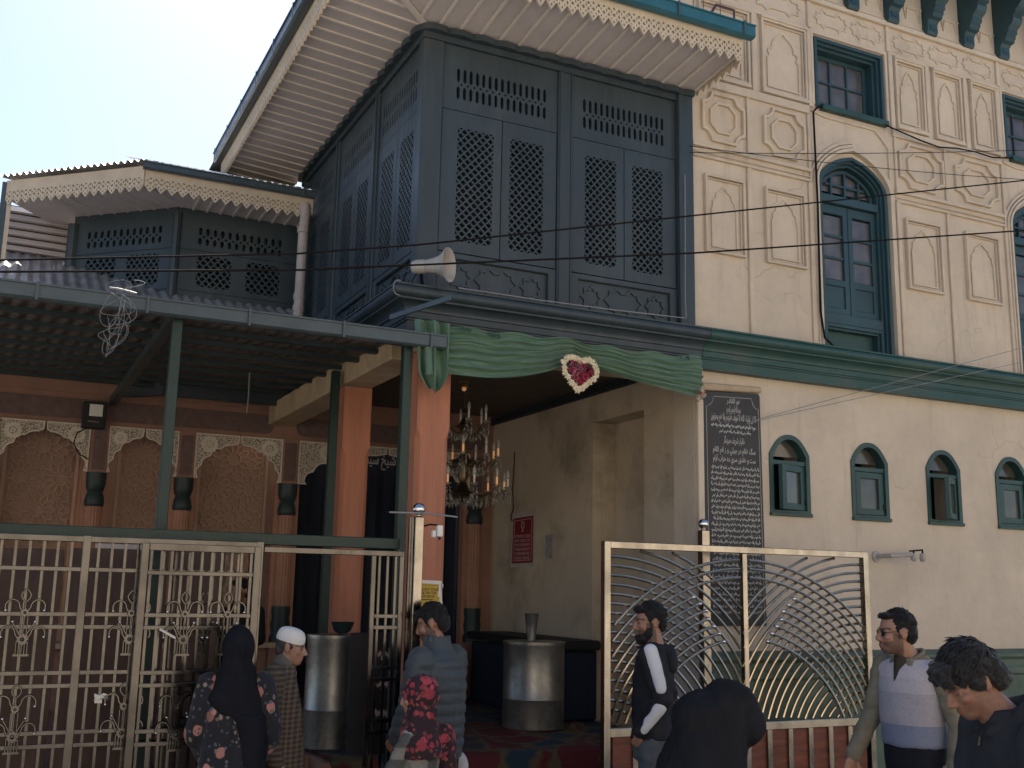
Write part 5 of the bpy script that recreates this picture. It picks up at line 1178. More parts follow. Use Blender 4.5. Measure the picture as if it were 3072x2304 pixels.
def blob(name, prims, voxel, smooth=4, disp=None, mt=None, parent=None, color=None):
    """fuse overlapping volumes into one continuous skin"""
    b = MB()
    for vs, fs in prims: b.add(vs, fs)
    me = bpy.data.meshes.new(name); me.from_pydata(b.v, [], b.f)
    bm = bmesh.new(); bm.from_mesh(me); bmesh.ops.recalc_face_normals(bm, faces=bm.faces); bm.to_mesh(me); bm.free()
    o = bpy.data.objects.new(name, me); COL.objects.link(o)
    r = o.modifiers.new('r', 'REMESH'); r.mode = 'VOXEL'; r.voxel_size = voxel
    s = o.modifiers.new('s', 'SMOOTH'); s.iterations = smooth; s.factor = .5
    dg = bpy.context.evaluated_depsgraph_get(); m2 = bpy.data.meshes.new_from_object(o.evaluated_get(dg))
    bpy.data.objects.remove(o); bpy.data.meshes.remove(me); m2.name = name
    if disp:
        nn = [v.normal.copy() for v in m2.vertices]
        for v, q in zip(m2.vertices, nn): v.co = v.co+q*disp(v.co, q)
    m2.polygons.foreach_set('use_smooth', [True]*len(m2.polygons))
    if color:
        at = m2.color_attributes.new('tone', 'FLOAT_COLOR', 'POINT')
        for i, v in enumerate(m2.vertices): at.data[i].color = (*color(v.co), 1)
    m2.materials.clear(); m2.materials.append(mt)
    o = bpy.data.objects.new(name, m2); COL.objects.link(o)
    if parent: o.parent = parent
    return o
m, nt, b = new_mat('skin'); a_ = nd(nt, 'ShaderNodeVertexColor', layer_name='tone'); v = obj_coord(nt)
c = mixc(nt, .18, a_.outputs[0], ramp(nt, noise_tex(nt, v, 40, 4), [(.3, (.25, .11, .07)), (.7, (.5, .27, .17))]).outputs[0])
nt.links.new(c, b.inputs['Base Color']); b.inputs['Roughness'].default_value = .55; b.inputs['Subsurface Weight'].default_value = .08; b.inputs['Subsurface Radius'].default_value = (.01, .004, .002)
add_bump(nt, b, noise_tex(nt, v, 250, 3), .15, .002); M['skin'] = m
def fabric(name, col, rough=.9, var=.2, scale=12, sheen=.0, bump=.35):
    m, nt, b = new_mat(name); v = obj_coord(nt); c = ramp(nt, noise_tex(nt, v, scale, 5), [(.3, tuple(x*(1-var) for x in col)), (.7, tuple(x*(1+var) for x in col))]).outputs[0]
    nt.links.new(c, b.inputs['Base Color']); b.inputs['Roughness'].default_value = rough; b.inputs['Sheen Weight'].default_value = sheen; b.inputs['Specular IOR Level'].default_value = .25
    add_bump(nt, b, noise_tex(nt, v, 220, 3), bump, .003); return m
M['hair'] = fabric('black_hair', (.007, .0065, .007), .6, .4, 60, .1, .9); M['grey_hair'] = fabric('greying_hair', (.011, .011, .0115), .5, .6, 80, .1, .9)
# two-tone patterned cloths
def floral(name, base, cols, scale, size, leaf):
    m, nt, b = new_mat(name); v = obj_coord(nt); cur = None; c = base
    for k, (col, sc, th) in enumerate(((cols[0], scale, size), (cols[1], scale*1.7, size*.8), (leaf, scale*2.6, size*.85))):
        wn_ = nd(nt, 'ShaderNodeTexNoise'); wn_.inputs['Scale'].default_value = 30; nt.links.new(v, wn_.inputs['Vector'])
        ad = nd(nt, 'ShaderNodeVectorMath', operation='MULTIPLY_ADD'); nt.links.new(wn_.outputs['Color'], ad.inputs[0]); ad.inputs[1].default_value = (.025,)*3; nt.links.new(v, ad.inputs[2])
        vo = nd(nt, 'ShaderNodeTexVoronoi'); vo.inputs['Scale'].default_value = sc; vo.inputs['Randomness'].default_value = .85; nt.links.new(ad.outputs[0], vo.inputs['Vector'])
        f = ramp(nt, vo.outputs['Distance'], [(th*.85, (1, 1, 1)), (th, (0, 0, 0))]).outputs[0]
        sp = nd(nt, 'ShaderNodeSeparateColor'); nt.links.new(vo.outputs['Color'], sp.inputs[0])
        g = ramp(nt, sp.outputs[0], [(.42, (0, 0, 0)), (.46, (1, 1, 1))]).outputs[0]; ff = mixc(nt, 1.0, f, g, 'MULTIPLY')
        cc = mixc(nt, sp.outputs[1], tuple(x*.55 for x in col), col); c = mixc(nt, ff, c, cc)
    nt.links.new(c, b.inputs['Base Color']); b.inputs['Roughness'].default_value = .85; b.inputs['Sheen Weight'].default_value = .1
    add_bump(nt, b, noise_tex(nt, v, 200, 2), .2, .003); return m
def plaid(name, c1, c2, sx, sz, axis='X', rough=.95):
    m, nt, b = new_mat(name); v = obj_coord(nt); sp = nd(nt, 'ShaderNodeSeparateXYZ'); nt.links.new(v, sp.inputs[0]); out = []
    for ax, s in ((axis, sx), ('Z', sz)):
        if not s: continue
        mu = nd(nt, 'ShaderNodeMath', operation='MULTIPLY'); mu.inputs[1].default_value = s; nt.links.new(sp.outputs[ax], mu.inputs[0])
        sn = nd(nt, 'ShaderNodeMath', operation='SINE'); nt.links.new(mu.outputs[0], sn.inputs[0]); out.append(ramp(nt, sn.outputs[0], [(.0, (0, 0, 0)), (.35, (.5, .5, .5))]).outputs[0])
    f = out[0] if len(out) == 1 else mixc(nt, 1.0, out[0], out[1], 'ADD')
    n = noise_tex(nt, v, 60, 3); f2 = mixc(nt, .25, f, n); c = mixc(nt, f2, c1, c2)
    nt.links.new(c, b.inputs['Base Color']); b.inputs['Roughness'].default_value = rough; add_bump(nt, b, noise_tex(nt, v, 200, 3), .4, .003); return m
def banded(name, stops, z0, z1):                  # knitted bands by height
    m, nt, b = new_mat(name); v = obj_coord(nt); sp = nd(nt, 'ShaderNodeSeparateXYZ'); nt.links.new(v, sp.inputs[0])
    mr = nd(nt, 'ShaderNodeMapRange'); mr.inputs[1].default_value = z0; mr.inputs[2].default_value = z1; nt.links.new(sp.outputs[2], mr.inputs[0])
    r = ramp(nt, mr.outputs[0], stops); r.color_ramp.interpolation = 'CONSTANT'; n = noise_tex(nt, v, 80, 3)
    c = mixc(nt, .25, r.outputs[0], mixc(nt, 1.0, r.outputs[0], ramp(nt, n, [(.3, (.5, .5, .5)), (.7, (1.2, 1.2, 1.2))]).outputs[0], 'MULTIPLY'))
    nt.links.new(c, b.inputs['Base Color']); b.inputs['Roughness'].default_value = .95; add_bump(nt, b, noise_tex(nt, v, 260, 2), .5, .003); return m
def wrinkle(amp, sx=6, sz=9, seed=0, vert=False):
    def f(c, q):
        p = Vector((c.x*sx+seed, c.y*sx, c.z*(sz*.25 if vert else sz)))
        q2 = Vector((c.x*sx*.9+seed+c.z*3, c.y*sx*.9, c.z*sz*1.1-c.x*4))
        return amp*(.7*noise.noise(p)+.4*noise.noise(p*2.3)+.9*(.35-abs(noise.noise(q2)))) if amp > .0045 and sx < 20 else amp*(noise.noise(p)+.5*noise.noise(p*2.3))
    return f
def head_mtx(hc, yaw, pitch, roll=0): return Matrix.Translation(hc) @ Matrix.Rotation(yaw, 4, 'Z') @ Matrix.Rotation(pitch, 4, 'X') @ Matrix.Rotation(roll, 4, 'Y')
def head_prims(m, k=1.0, nose=1.0):
    S = Matrix.Scale(k, 4); m = m @ S
    return [ell((0, -.014, .032), (.074, .094, .084), m), ell((0, .028, -.025), (.060, .064, .088), m), ell((0, .05, -.078), (.040, .040, .034), m), ell((0, .076, .022), (.050, .016, .013), m),
            cap((0, .088, .012), (0, .104*nose, -.024), .009, .0135, m), ell((0, .098, -.03), (.019, .012, .010), m), ell((0, .088, -.056), (.023, .011, .0075), m), ell((0, .086, -.067), (.020, .011, .008), m),
            ell((.042, .062, -.018), (.022, .022, .02), m), ell((-.042, .062, -.018), (.022, .022, .02), m),
            ell((.076, -.012, -.004), (.010, .022, .032), m), ell((-.076, -.012, -.004), (.010, .022, .032), m), ell((.078, -.018, .012), (.012, .016, .018), m), ell((-.078, -.018, .012), (.012, .016, .018), m)]
def head_color(m, k, tone, beard=0.0, brow=(.02, .014, .012)):
    inv = (m @ Matrix.Scale(k, 4)).inverted(); bc = (.025, .02, .018)
    def f(c):
        p = inv @ c
        if p.z < -.17 or p.length > .22: return tone
        t = tone; front = p.y > .045
        if front and .012 < abs(p.x) < .056 and .018 < p.z < .033-.1*abs(abs(p.x)-.03): t = brow
        ex = ((abs(p.x)-.032)/.013)**2+((p.z-.003)/.0055)**2
        if front and ex < 1: t = (.035, .025, .022) if abs(abs(p.x)-.032) < .0075 else (.22, .17, .14)
        elif front and ex < 1.9: t = tuple(x*.72 for x in tone)  # skin tone darkened round the eyes for socket shade
        if front and abs(p.x) < .024 and -.071 < p.z < -.05 and p.y > .075: t = tuple(a*b_ for a, b_ in zip(tone, (.85, .55, .52)))
        if beard:
            jaw = p.z < -.04-.25*max(0, p.y-.06) and p.y > -.02 and not (abs(p.x) < .02 and -.072 < p.z < -.052) and p.z > -.125
            side = p.z < .0 and -.005 < p.y < .04 and abs(p.x) > .048 and p.z > -.12
            mous = front and abs(p.x) < .035 and -.052 < p.z < -.04
            if jaw or side or mous: t = tuple(a*(1-beard)+b_*beard for a, b_ in zip(tone, bc))
        return t
    return f
def hand(w, d, nrm, side, curl=.5, k=1.0):
    """palm and five unequal bent fingers; w wrist, d pointing direction, nrm out of the palm"""
    w, d, nrm = Vector(w), Vector(d).normalized(), Vector(nrm); nrm = (nrm-d*nrm.dot(d)).normalized(); s = d.cross(nrm)*side; out = []
    pm = Matrix(((s.x, d.x, nrm.x, 0), (s.y, d.y, nrm.y, 0), (s.z, d.z, nrm.z, 0), (0, 0, 0, 1))); P = lambda a, b_, c: w+(s*a+d*b_+nrm*c)*k
    out.append(cap(P(0, -.02, 0), P(0, .03, 0), .026*k, .028*k)); out.append(ell((0, 0, 0), (.040*k, .045*k, .017*k), Matrix.Translation(P(0, .05, 0)) @ pm))
    for a, L in ((-.031, .062), (-.0105, .078), (.0105, .082), (.032, .072)):
        p0 = P(a, .085, 0); d1 = (d*cos(curl*.5)+nrm*sin(curl*.5)); d2 = (d*cos(curl*1.4)+nrm*sin(curl*1.4)); d3 = (d*cos(curl*2.1)+nrm*sin(curl*2.1))
        p1 = p0+d1*L*.5*k; p2 = p1+d2*L*.3*k; p3 = p2+d3*L*.24*k
        out += [cap(p0, p1, .0092*k, .0085*k), cap(p1, p2, .0085*k, .0078*k), cap(p2, p3, .0078*k, .0065*k)]
    t0 = P(.036, .03, .004); t1 = P(.062, .062, .016); t2 = P(.062, .092, .026); out += [cap(t0, t1, .013*k, .0105*k), cap(t1, t2, .0105*k, .008*k)]
    return out
def place(o, x, y, z, yaw, label, group=None):
    o.location = (x, y, z); o.rotation_euler = (0, 0, yaw); tag(o, label, 'person', group); ORG[o] = Vector((x, y, z))
def legs(k, r=1.0, spread=.09, stride=0.0):
    out = []
    for s in (-1, 1):
        st = stride*s
        out += [cap((s*spread, 0, .90*k), (s*spread, .02+st*.5, .48*k), .088*r*k, .060*r*k), cap((s*spread, .02+st*.5, .48*k), (s*spread, -.01+st, .10*k), .058*r*k, .040*r*k), cap((s*spread, -.03+st, .035), (s*spread*1.15, .15+st, .03), .036, .028)]
    return out
def shoes(par, spread=.09, stride=0.0, mt=None):
    for s in (-1, 1):
        st = stride*s
        blob('shoe', [cap((s*spread, -.04+st, .045), (s*spread*1.15, .17+st, .036), .046, .036), ell((s*spread, -.02+st, .05), (.045, .06, .05))], .012, 3, None, mt or M['black'], par)
TONE = (.36, .19, .125)

def strands(par, hm, n, L0, L1, mt, seed, face=.5, fwd=.6, low=-.35):
    """short strands lying over a head of hair"""
    rg_ = random.Random(seed); tu = MB()
    for i in range(n):
        th, ph = rg_.uniform(0, 2*pi), rg_.uniform(low, 1.5); d = Vector((cos(th)*cos(ph), sin(th)*cos(ph), sin(ph)))
        if d.y > face and d.z < .5 or d.z < -.1 and d.y > -.35: continue
        b0 = Vector((d.x*.079, -.024+d.y*.092, .048+d.z*.082)); L = rg_.uniform(L0, L1)
        tn = Vector((rg_.uniform(-.4, .4), fwd if d.z > .3 else -.3, -.5)); tn = (tn-d*tn.dot(d)).normalized()
        g_ = (tn+d*rg_.uniform(.1, .5)+Vector((rg_.uniform(-.3, .3), rg_.uniform(-.3, .3), rg_.uniform(-.2, .2)))).normalized()
        tu.tube([hm @ b0, hm @ (b0+g_*L*.5), hm @ (b0+(g_*.6+tn*.4)*L)], .0034, 3, r2=.0005)
    o = tu.build('hair_strands', mt, smooth=True); o.parent = par; o['kind'] = 'stuff'
# --- man in the pale sleeveless pullover, looking left
def vest_man():
    yb = radians(92); k = 1.0; hm = head_mtx((0, .115, 1.595), radians(-26), radians(-4)); tone = (.34, .18, .12)
    armR = [(.195, 0, 1.40), (.24, .07, 1.13), (.235, .24, .92)]; armL = [(-.195, 0, 1.40), (-.255, -.05, 1.12), (-.25, .0, .86)]
    pr = head_prims(hm, 1.02) + [cap((0, .085, 1.535), (0, .0, 1.42), .056, .066), loft([(.88, 0, 0, .13, .10), (1.1, 0, 0, .13, .10), (1.35, 0, 0, .15, .10), (1.45, 0, 0, .08, .07)])] + legs(1)
    for a in (armR, armL): pr += [cap(a[0], a[1], .045, .038), cap(a[1], a[2], .036, .026)]
    pr += hand(armR[2], (.02, .12, -.35), (-1, .1, 0), -1, .55) + hand(armL[2], (0, .05, -.4), (1, 0, .1), 1, .6)
    p = blob('person', pr, .0065, 3, None, M['skin'], None, head_color(hm, 1.02, tone, .8))
    sh = fabric('olive_shirt', (.20, .175, .125)); tor = [(.93, 0, .0, .17, .125), (1.0, 0, .01, .175, .14), (1.15, 0, .015, .18, .145), (1.30, 0, .01, .19, .135), (1.40, 0, 0, .185, .11), (1.455, 0, -.015, .10, .085), (1.475, 0, -.02, .075, .075)]
    spr = [loft([(z, a, b_, rx*.96, ry*.96) for z, a, b_, rx, ry in tor])]
    for a in (armR, armL): spr += [cap(a[0], a[1], .072, .058), cap(a[1], (Vector(a[1])+(Vector(a[2])-Vector(a[1]))*.96), .058, .044)]
    blob('shirt', spr, .011, 3, wrinkle(.010, 8, 16), sh, p)
    blob('pullover', [loft(tor[1:5] + [(1.445, 0, -.012, .125, .09)]), ell((.150, 0, 1.385), (.05, .07, .055)), ell((-.150, 0, 1.385), (.05, .07, .055))], .011, 3, lambda c, q: .010+wrinkle(.005, 7, 9)(c, q), banded('banded_knit', [(0, (.20, .22, .30)), (.27, (.36, .33, .36)), (.62, (.45, .40, .42)), (.78, (.50, .45, .46))], .98, 1.46), p)
    blob('collar', [cap((-.062, .055, 1.455), (-.078, .0, 1.485), .012, .014), cap((.062, .055, 1.455), (.078, .0, 1.485), .012, .014), cap((-.078, 0, 1.485), (0, -.088, 1.50), .014, .014), cap((.078, 0, 1.485), (0, -.088, 1.50), .014, .014)] + [cap((s*.045, .082, 1.452), (s*.075, .10, 1.385), .012, .006) for s in (-1, 1)] + [cap((s*.06, .075, 1.455), (s*.085, .088, 1.405), .014, .008) for s in (-1, 1)], .0065, 2, None, sh, p)
    blob('open_neck', [cap((0, .075, 1.445), (0, .143, 1.335), .048, .006)], .007, 2, None, fabric('dark_neck_opening', (.05, .042, .032)), p)
    blob('black_undershirt', [loft([(.80, 0, .0, .172, .135), (.90, 0, .01, .178, .14), (1.0, 0, .01, .178, .142)])], .012, 3, wrinkle(.006, 7, 12), fabric('black_jersey', (.012, .013, .018)), p)
    blob('trousers', [loft([(.74, 0, 0, .165, .125), (.90, 0, 0, .165, .125)])] + [cap((s*.085, 0, .80), (s*.10, .02, .46), .098, .078) for s in (-1, 1)] + [cap((s*.10, .02, .46), (s*.10, 0, .09), .076, .066) for s in (-1, 1)], .014, 3, wrinkle(.01, 8, 9), fabric('khaki_trousers', (.19, .145, .10)), p)
    shoes(p, .10)
    H = lambda *c: ell(*c)
    blob('hair', [ell((0, -.028, .045), (.080, .092, .082), hm), ell((0, -.07, .0), (.068, .050, .07), hm), ell((.066, -.006, .03), (.014, .03, .04), hm), ell((-.066, -.006, .03), (.014, .03, .04), hm), ell((0, .045, .095), (.055, .04, .022), hm)], .007, 2, wrinkle(.006, 60, 60), M['hair'], p)
    g = MB()
    for s in (-1, 1):
        g.tube([hm @ Vector((s*.034+.020*cos(t), .094-.010*abs(cos(t)), .003+.015*sin(t))) for t in [2*pi*i/14 for i in range(14)]], .0022, 5, closed=True); g.tube([hm @ Vector((s*.054, .086, .008)), hm @ Vector((s*.078, .03, .010)), hm @ Vector((s*.080, -.02, .006))], .002, 5)
    g.tube([hm @ Vector((-.014, .1, .006)), hm @ Vector((.014, .1, .006))], .002, 5); go = g.build('glasses', 'black'); go.parent = p
    for s in (-1, 1):
        l_ = MB().add([hm @ Vector((s*.034+.019*cos(t), .0935-.010*abs(cos(t)), .003+.014*sin(t))) for t in [2*pi*i/14 for i in range(14)]], [tuple(range(14))]).build('lens', 'black'); l_.parent = go
    strands(p, hm, 500, .015, .03, M['hair'], 3)
    place(p, 4.70, 4.53, 0, yb, 'bearded man in glasses and pale banded sleeveless pullover looking left')
vest_man()
# --- man in the foreground with bowed head
def near_man():
    yb = radians(64); hm = head_mtx((0, .155, 1.535), radians(6), radians(-33)); tone = (.22, .108, .07); k = .96
    arms = [[(s*.22, .02, 1.36), (s*.27, .06, 1.08), (s*.20, .24, .94)] for s in (-1, 1)]
    pr = head_prims(hm, k, 1.05) + [cap((0, .12, 1.49), (0, .0, 1.36), .058, .07), loft([(.88, 0, 0, .13, .10), (1.1, 0, 0, .14, .10), (1.3, 0, 0, .16, .10), (1.40, 0, .01, .09, .08)])] + legs(1)
    for a in arms: pr += [cap(a[0], a[1], .046, .038), cap(a[1], a[2], .036, .026)]
    pr += hand(arms[1][2], (-.3, .6, -.2), (-.5, 0, -.5), -1, .7) + hand(arms[0][2], (.3, .6, -.2), (.5, 0, -.5), 1, .7)
    p = blob('person', pr, .006, 3, None, M['skin'], None, head_color(hm, k, tone, .30))
    jk = fabric('charcoal_jacket', (.022, .023, .028), .8, .2)
    spr = [loft([(.80, 0, 0, .19, .14), (1.0, 0, 0, .195, .145), (1.20, 0, .0, .205, .15), (1.32, 0, .0, .205, .13), (1.40, 0, .01, .14, .11), (1.455, 0, .035, .095, .095)])]
    for a in arms: spr += [cap(a[0], a[1], .088, .07), cap(a[1], a[2], .07, .052)]
    blob('jacket', spr, .011, 3, wrinkle(.013, 6, 10, 3), jk, p)
    blob('hood', [cap((-.10, .02, 1.43), (0, -.10, 1.455), .048, .055), cap((.10, .02, 1.43), (0, -.10, 1.455), .048, .055), cap((-.10, .02, 1.43), (-.045, .11, 1.38), .040, .026), cap((.10, .02, 1.43), (.045, .11, 1.38), .040, .026), ell((0, -.10, 1.41), (.11, .06, .06))], .009, 3, wrinkle(.008, 12, 12), jk, p)
    blob('trousers', [loft([(.74, 0, 0, .165, .125), (.90, 0, 0, .165, .125)])] + [cap((s*.085, 0, .80), (s*.10, .02, .46), .098, .078) for s in (-1, 1)] + [cap((s*.10, .02, .46), (s*.10, 0, .09), .076, .066) for s in (-1, 1)], .014, 3, wrinkle(.01, 8, 9), M['navy'], p)
    shoes(p, .10)
    blob('hair', [ell((0, -.022, .052), (.086, .098, .088), hm), ell((0, -.075, -.005), (.078, .055, .075), hm), ell((.07, -.005, .025), (.018, .04, .045), hm), ell((-.07, -.005, .025), (.018, .04, .045), hm), ell((0, .065, .085), (.064, .040, .032), hm), ell((.03, .085, .06), (.035, .02, .025), hm), ell((-.03, .085, .062), (.035, .02, .025), hm), ell((0, -.105, -.03), (.05, .03, .05), hm)], .006, 1, lambda c, q: wrinkle(.010, 45, 45)(c, q), M['grey_hair'], p)
    rg_ = random.Random(2); tu = MB()
    for i in range(420):                                   # loose tufts, standing up on the crown
        th, ph = rg_.uniform(0, 2*pi), rg_.uniform(-.15, 1.35); d = Vector((cos(th)*cos(ph), sin(th)*cos(ph), sin(ph)))
        if d.y > .55 and d.z < .45: continue
        b0 = Vector((d.x*.083, -.022+d.y*.095, .05+d.z*.085)); up_ = max(0, d.z-.9)*(1 if rg_.random() < .5 else 0); L = rg_.uniform(.03, .055)
        tn = Vector((rg_.uniform(-.5, .5), .9 if d.z > .2 else -.2, -.35)); tn = (tn-d*tn.dot(d)).normalized()
        g_ = (tn+d*(.22+up_*9)+Vector((rg_.uniform(-.25, .25), rg_.uniform(-.25, .25), rg_.uniform(-.2, .2)))).normalized(); g2 = (g_*.7+tn*.5-d*.25).normalized()
        tu.tube([hm @ (b0), hm @ (b0+g_*L*.5), hm @ (b0+g_*L*.5+g2*L*.5)], .0046, 4, r2=.0006)
    to = tu.build('loose_tufts', M['grey_hair'], smooth=True); to.parent = p; to['kind'] = 'stuff'
    zz = MB().tube([(-.06, .155, 1.37), (-.058, .16, 1.34)], .006, 5).build('drawcord_tip', 'chrome'); zz.parent = p
    place(p, 3.17, 2.60, -.02, yb, 'man with tousled black hair and dark hooded jacket bowing his head at lower right')
near_man()
# --- young man in the black and white jacket in front of the gate
def jacket_man():
    yb = radians(50); hm = head_mtx((0, .02, 1.600), radians(24), radians(-5)); tone = (.30, .155, .105)
    aL = [(-.19, 0, 1.40), (-.23, -.09, 1.15), (-.185, .05, .96)]; aR = [(.19, 0, 1.40), (.225, -.08, 1.15), (.18, .05, .96)]
    pr = head_prims(hm) + [cap((0, 0, 1.545), (0, -.02, 1.42), .054, .064), loft([(.88, 0, 0, .12, .09), (1.1, 0, 0, .12, .09), (1.35, 0, 0, .14, .09), (1.45, 0, 0, .08, .07)])] + legs(1, .95, .085, .05)
    for a in (aL, aR): pr += [cap(a[0], a[1], .042, .036), cap(a[1], a[2], .034, .026)]
    pr += hand(aL[2], (.25, .25, -.6), (1, 0, 0), 1, .5, .9) + hand(aR[2], (-.25, .25, -.6), (-1, 0, 0), -1, .5, .9)
    p = blob('person', pr, .0065, 3, None, M['skin'], None, head_color(hm, 1, tone, .95))
    jk = fabric('black_track_jacket', (.016, .016, .020), .75)
    spr = [loft([(.90, 0, 0, .182, .135), (1.0, 0, 0, .175, .13), (1.18, 0, 0, .17, .13), (1.34, 0, -.01, .185, .12), (1.41, 0, -.01, .165, .10), (1.46, 0, -.01, .085, .08)])]
    for a in (aL, aR): spr += [cap(a[0], a[1], .070, .058), cap(a[1], a[2], .058, .046)]
    blob('jacket', spr, .010, 3, wrinkle(.010, 8, 14, 5), jk, p)
    blob('hood', [cap((-.085, -.0, 1.45), (0, -.105, 1.42), .034, .045), cap((.085, -.0, 1.45), (0, -.105, 1.42), .034, .045), ell((0, -.115, 1.36), (.09, .045, .08))], .009, 3, wrinkle(.006, 14, 14), jk, p)
    wm = fabric('white_sleeve_band', (.62, .62, .64), .8, .06)
    v0, v1, v2 = Vector(aL[0]), Vector(aL[1]), Vector(aL[2]); o_ = Vector((-.035, -.015, 0))
    blob('sleeve_band', [cap(v0+o_+Vector((0, 0, .035)), v0.lerp(v1, .74)+o_, .046, .038)], .009, 2, wrinkle(.004, 10, 14), wm, p)
    blob('sleeve_band', [cap(v1.lerp(v2, .18)+o_*.75, v1.lerp(v2, .96)+o_*.6, .042, .034)], .009, 2, wrinkle(.004, 10, 14), wm, p)
    blob('trousers', [loft([(.78, 0, 0, .178, .125), (.90, 0, 0, .178, .125), (1.0, 0, 0, .16, .118)])] + [cap((s*.08, 0, .84), (s*.09, .02+s*.03, .46), .092, .07) for s in (-1, 1)] + [cap((s*.09, .02+s*.03, .46), (s*.09, s*.05, .09), .068, .055) for s in (-1, 1)], .012, 3, wrinkle(.009, 8, 12), fabric('grey_jeans', (.075, .083, .095)), p)
    shoes(p, .09, .05)
    blob('hair', [ell((0, -.024, .050), (.081, .094, .084), hm), ell((0, -.07, .0), (.068, .048, .07), hm), ell((.067, -.002, .03), (.014, .03, .045), hm), ell((-.067, -.002, .03), (.014, .03, .045), hm), ell((0, .06, .088), (.056, .036, .028), hm)], .007, 2, wrinkle(.006, 55, 55), M['hair'], p)
    blob('beard', [ell((0, .052, -.092), (.050, .050, .045), hm), ell((.045, .02, -.06), (.02, .035, .045), hm), ell((-.045, .02, -.06), (.02, .035, .045), hm)], .007, 2, wrinkle(.005, 60, 60), M['hair'], p)
    strands(p, hm, 500, .018, .034, M['hair'], 4)
    place(p, 3.85, 5.85, 0, yb, 'bearded young man in black jacket with white sleeve bands before the gate')
jacket_man()
# --- stooping woman in a black veil
def veil_woman():
    yb = radians(-118); hm = head_mtx((0, .20, 1.245), 0, radians(-35)); tone = (.3, .16, .11)
    pr = head_prims(hm, .96) + [cap((0, .16, 1.2), (0, .05, 1.10), .05, .06), loft([(.7, 0, -.02, .12, .1), (.95, 0, 0, .12, .1), (1.12, 0, .05, .12, .09)]), cap((.08, 0, .75), (.08, .03, .40), .08, .055), cap((-.08, 0, .75), (-.08, .03, .40), .08, .055), cap((.08, .03, .40), (.08, 0, .06), .05, .04), cap((-.08, .03, .40), (-.08, 0, .06), .05, .04)]
    for s in (-1, 1): pr += [cap((s*.15, .06, 1.06), (s*.19, .10, .84), .04, .035), cap((s*.19, .10, .84), (s*.10, .26, .78), .032, .025)] + hand((s*.10, .26, .78), (-s*.4, .5, 0), (0, 0, -1), -s, .6)
    p = blob('person', pr, .0075, 3, None, M['skin'], None, head_color(hm, .96, tone))
    bk = fabric('black_veil', (.009, .009, .0115), .75, .3, 8)
    def fold(c, q): return .020*(.3-abs(noise.noise(Vector((atan2(c.y-.05, c.x)*3.4+c.z*1.4, c.z*2.2, 0)))))+.012*noise.noise(Vector((c.x*9, c.y*9, c.z*4)))+.004*noise.noise(c*22)
    blob('robe', [loft([(.03, 0, -.02, .27, .25), (.5, 0, -.02, .24, .22), (.85, 0, -.02, .225, .20), (1.02, 0, .02, .20, .185), (1.12, 0, .06, .16, .15)])], .013, 4, fold, bk, p)
    blob('veil', [ell((0, .165, 1.255), (.115, .145, .125)), ell((0, .05, 1.18), (.16, .16, .15)), ell((0, .255, 1.17), (.085, .09, .10)), loft([(.70, 0, .02, .255, .23), (.86, 0, .02, .25, .225), (1.0, 0, .04, .225, .21), (1.12, 0, .07, .18, .185), (1.22, 0, .11, .13, .15)])], .012, 8, fold, bk, p)
    place(p, 3.17, 4.46, 0, yb, 'stooping woman wholly wrapped in a black veil in front of the gate')
veil_woman()
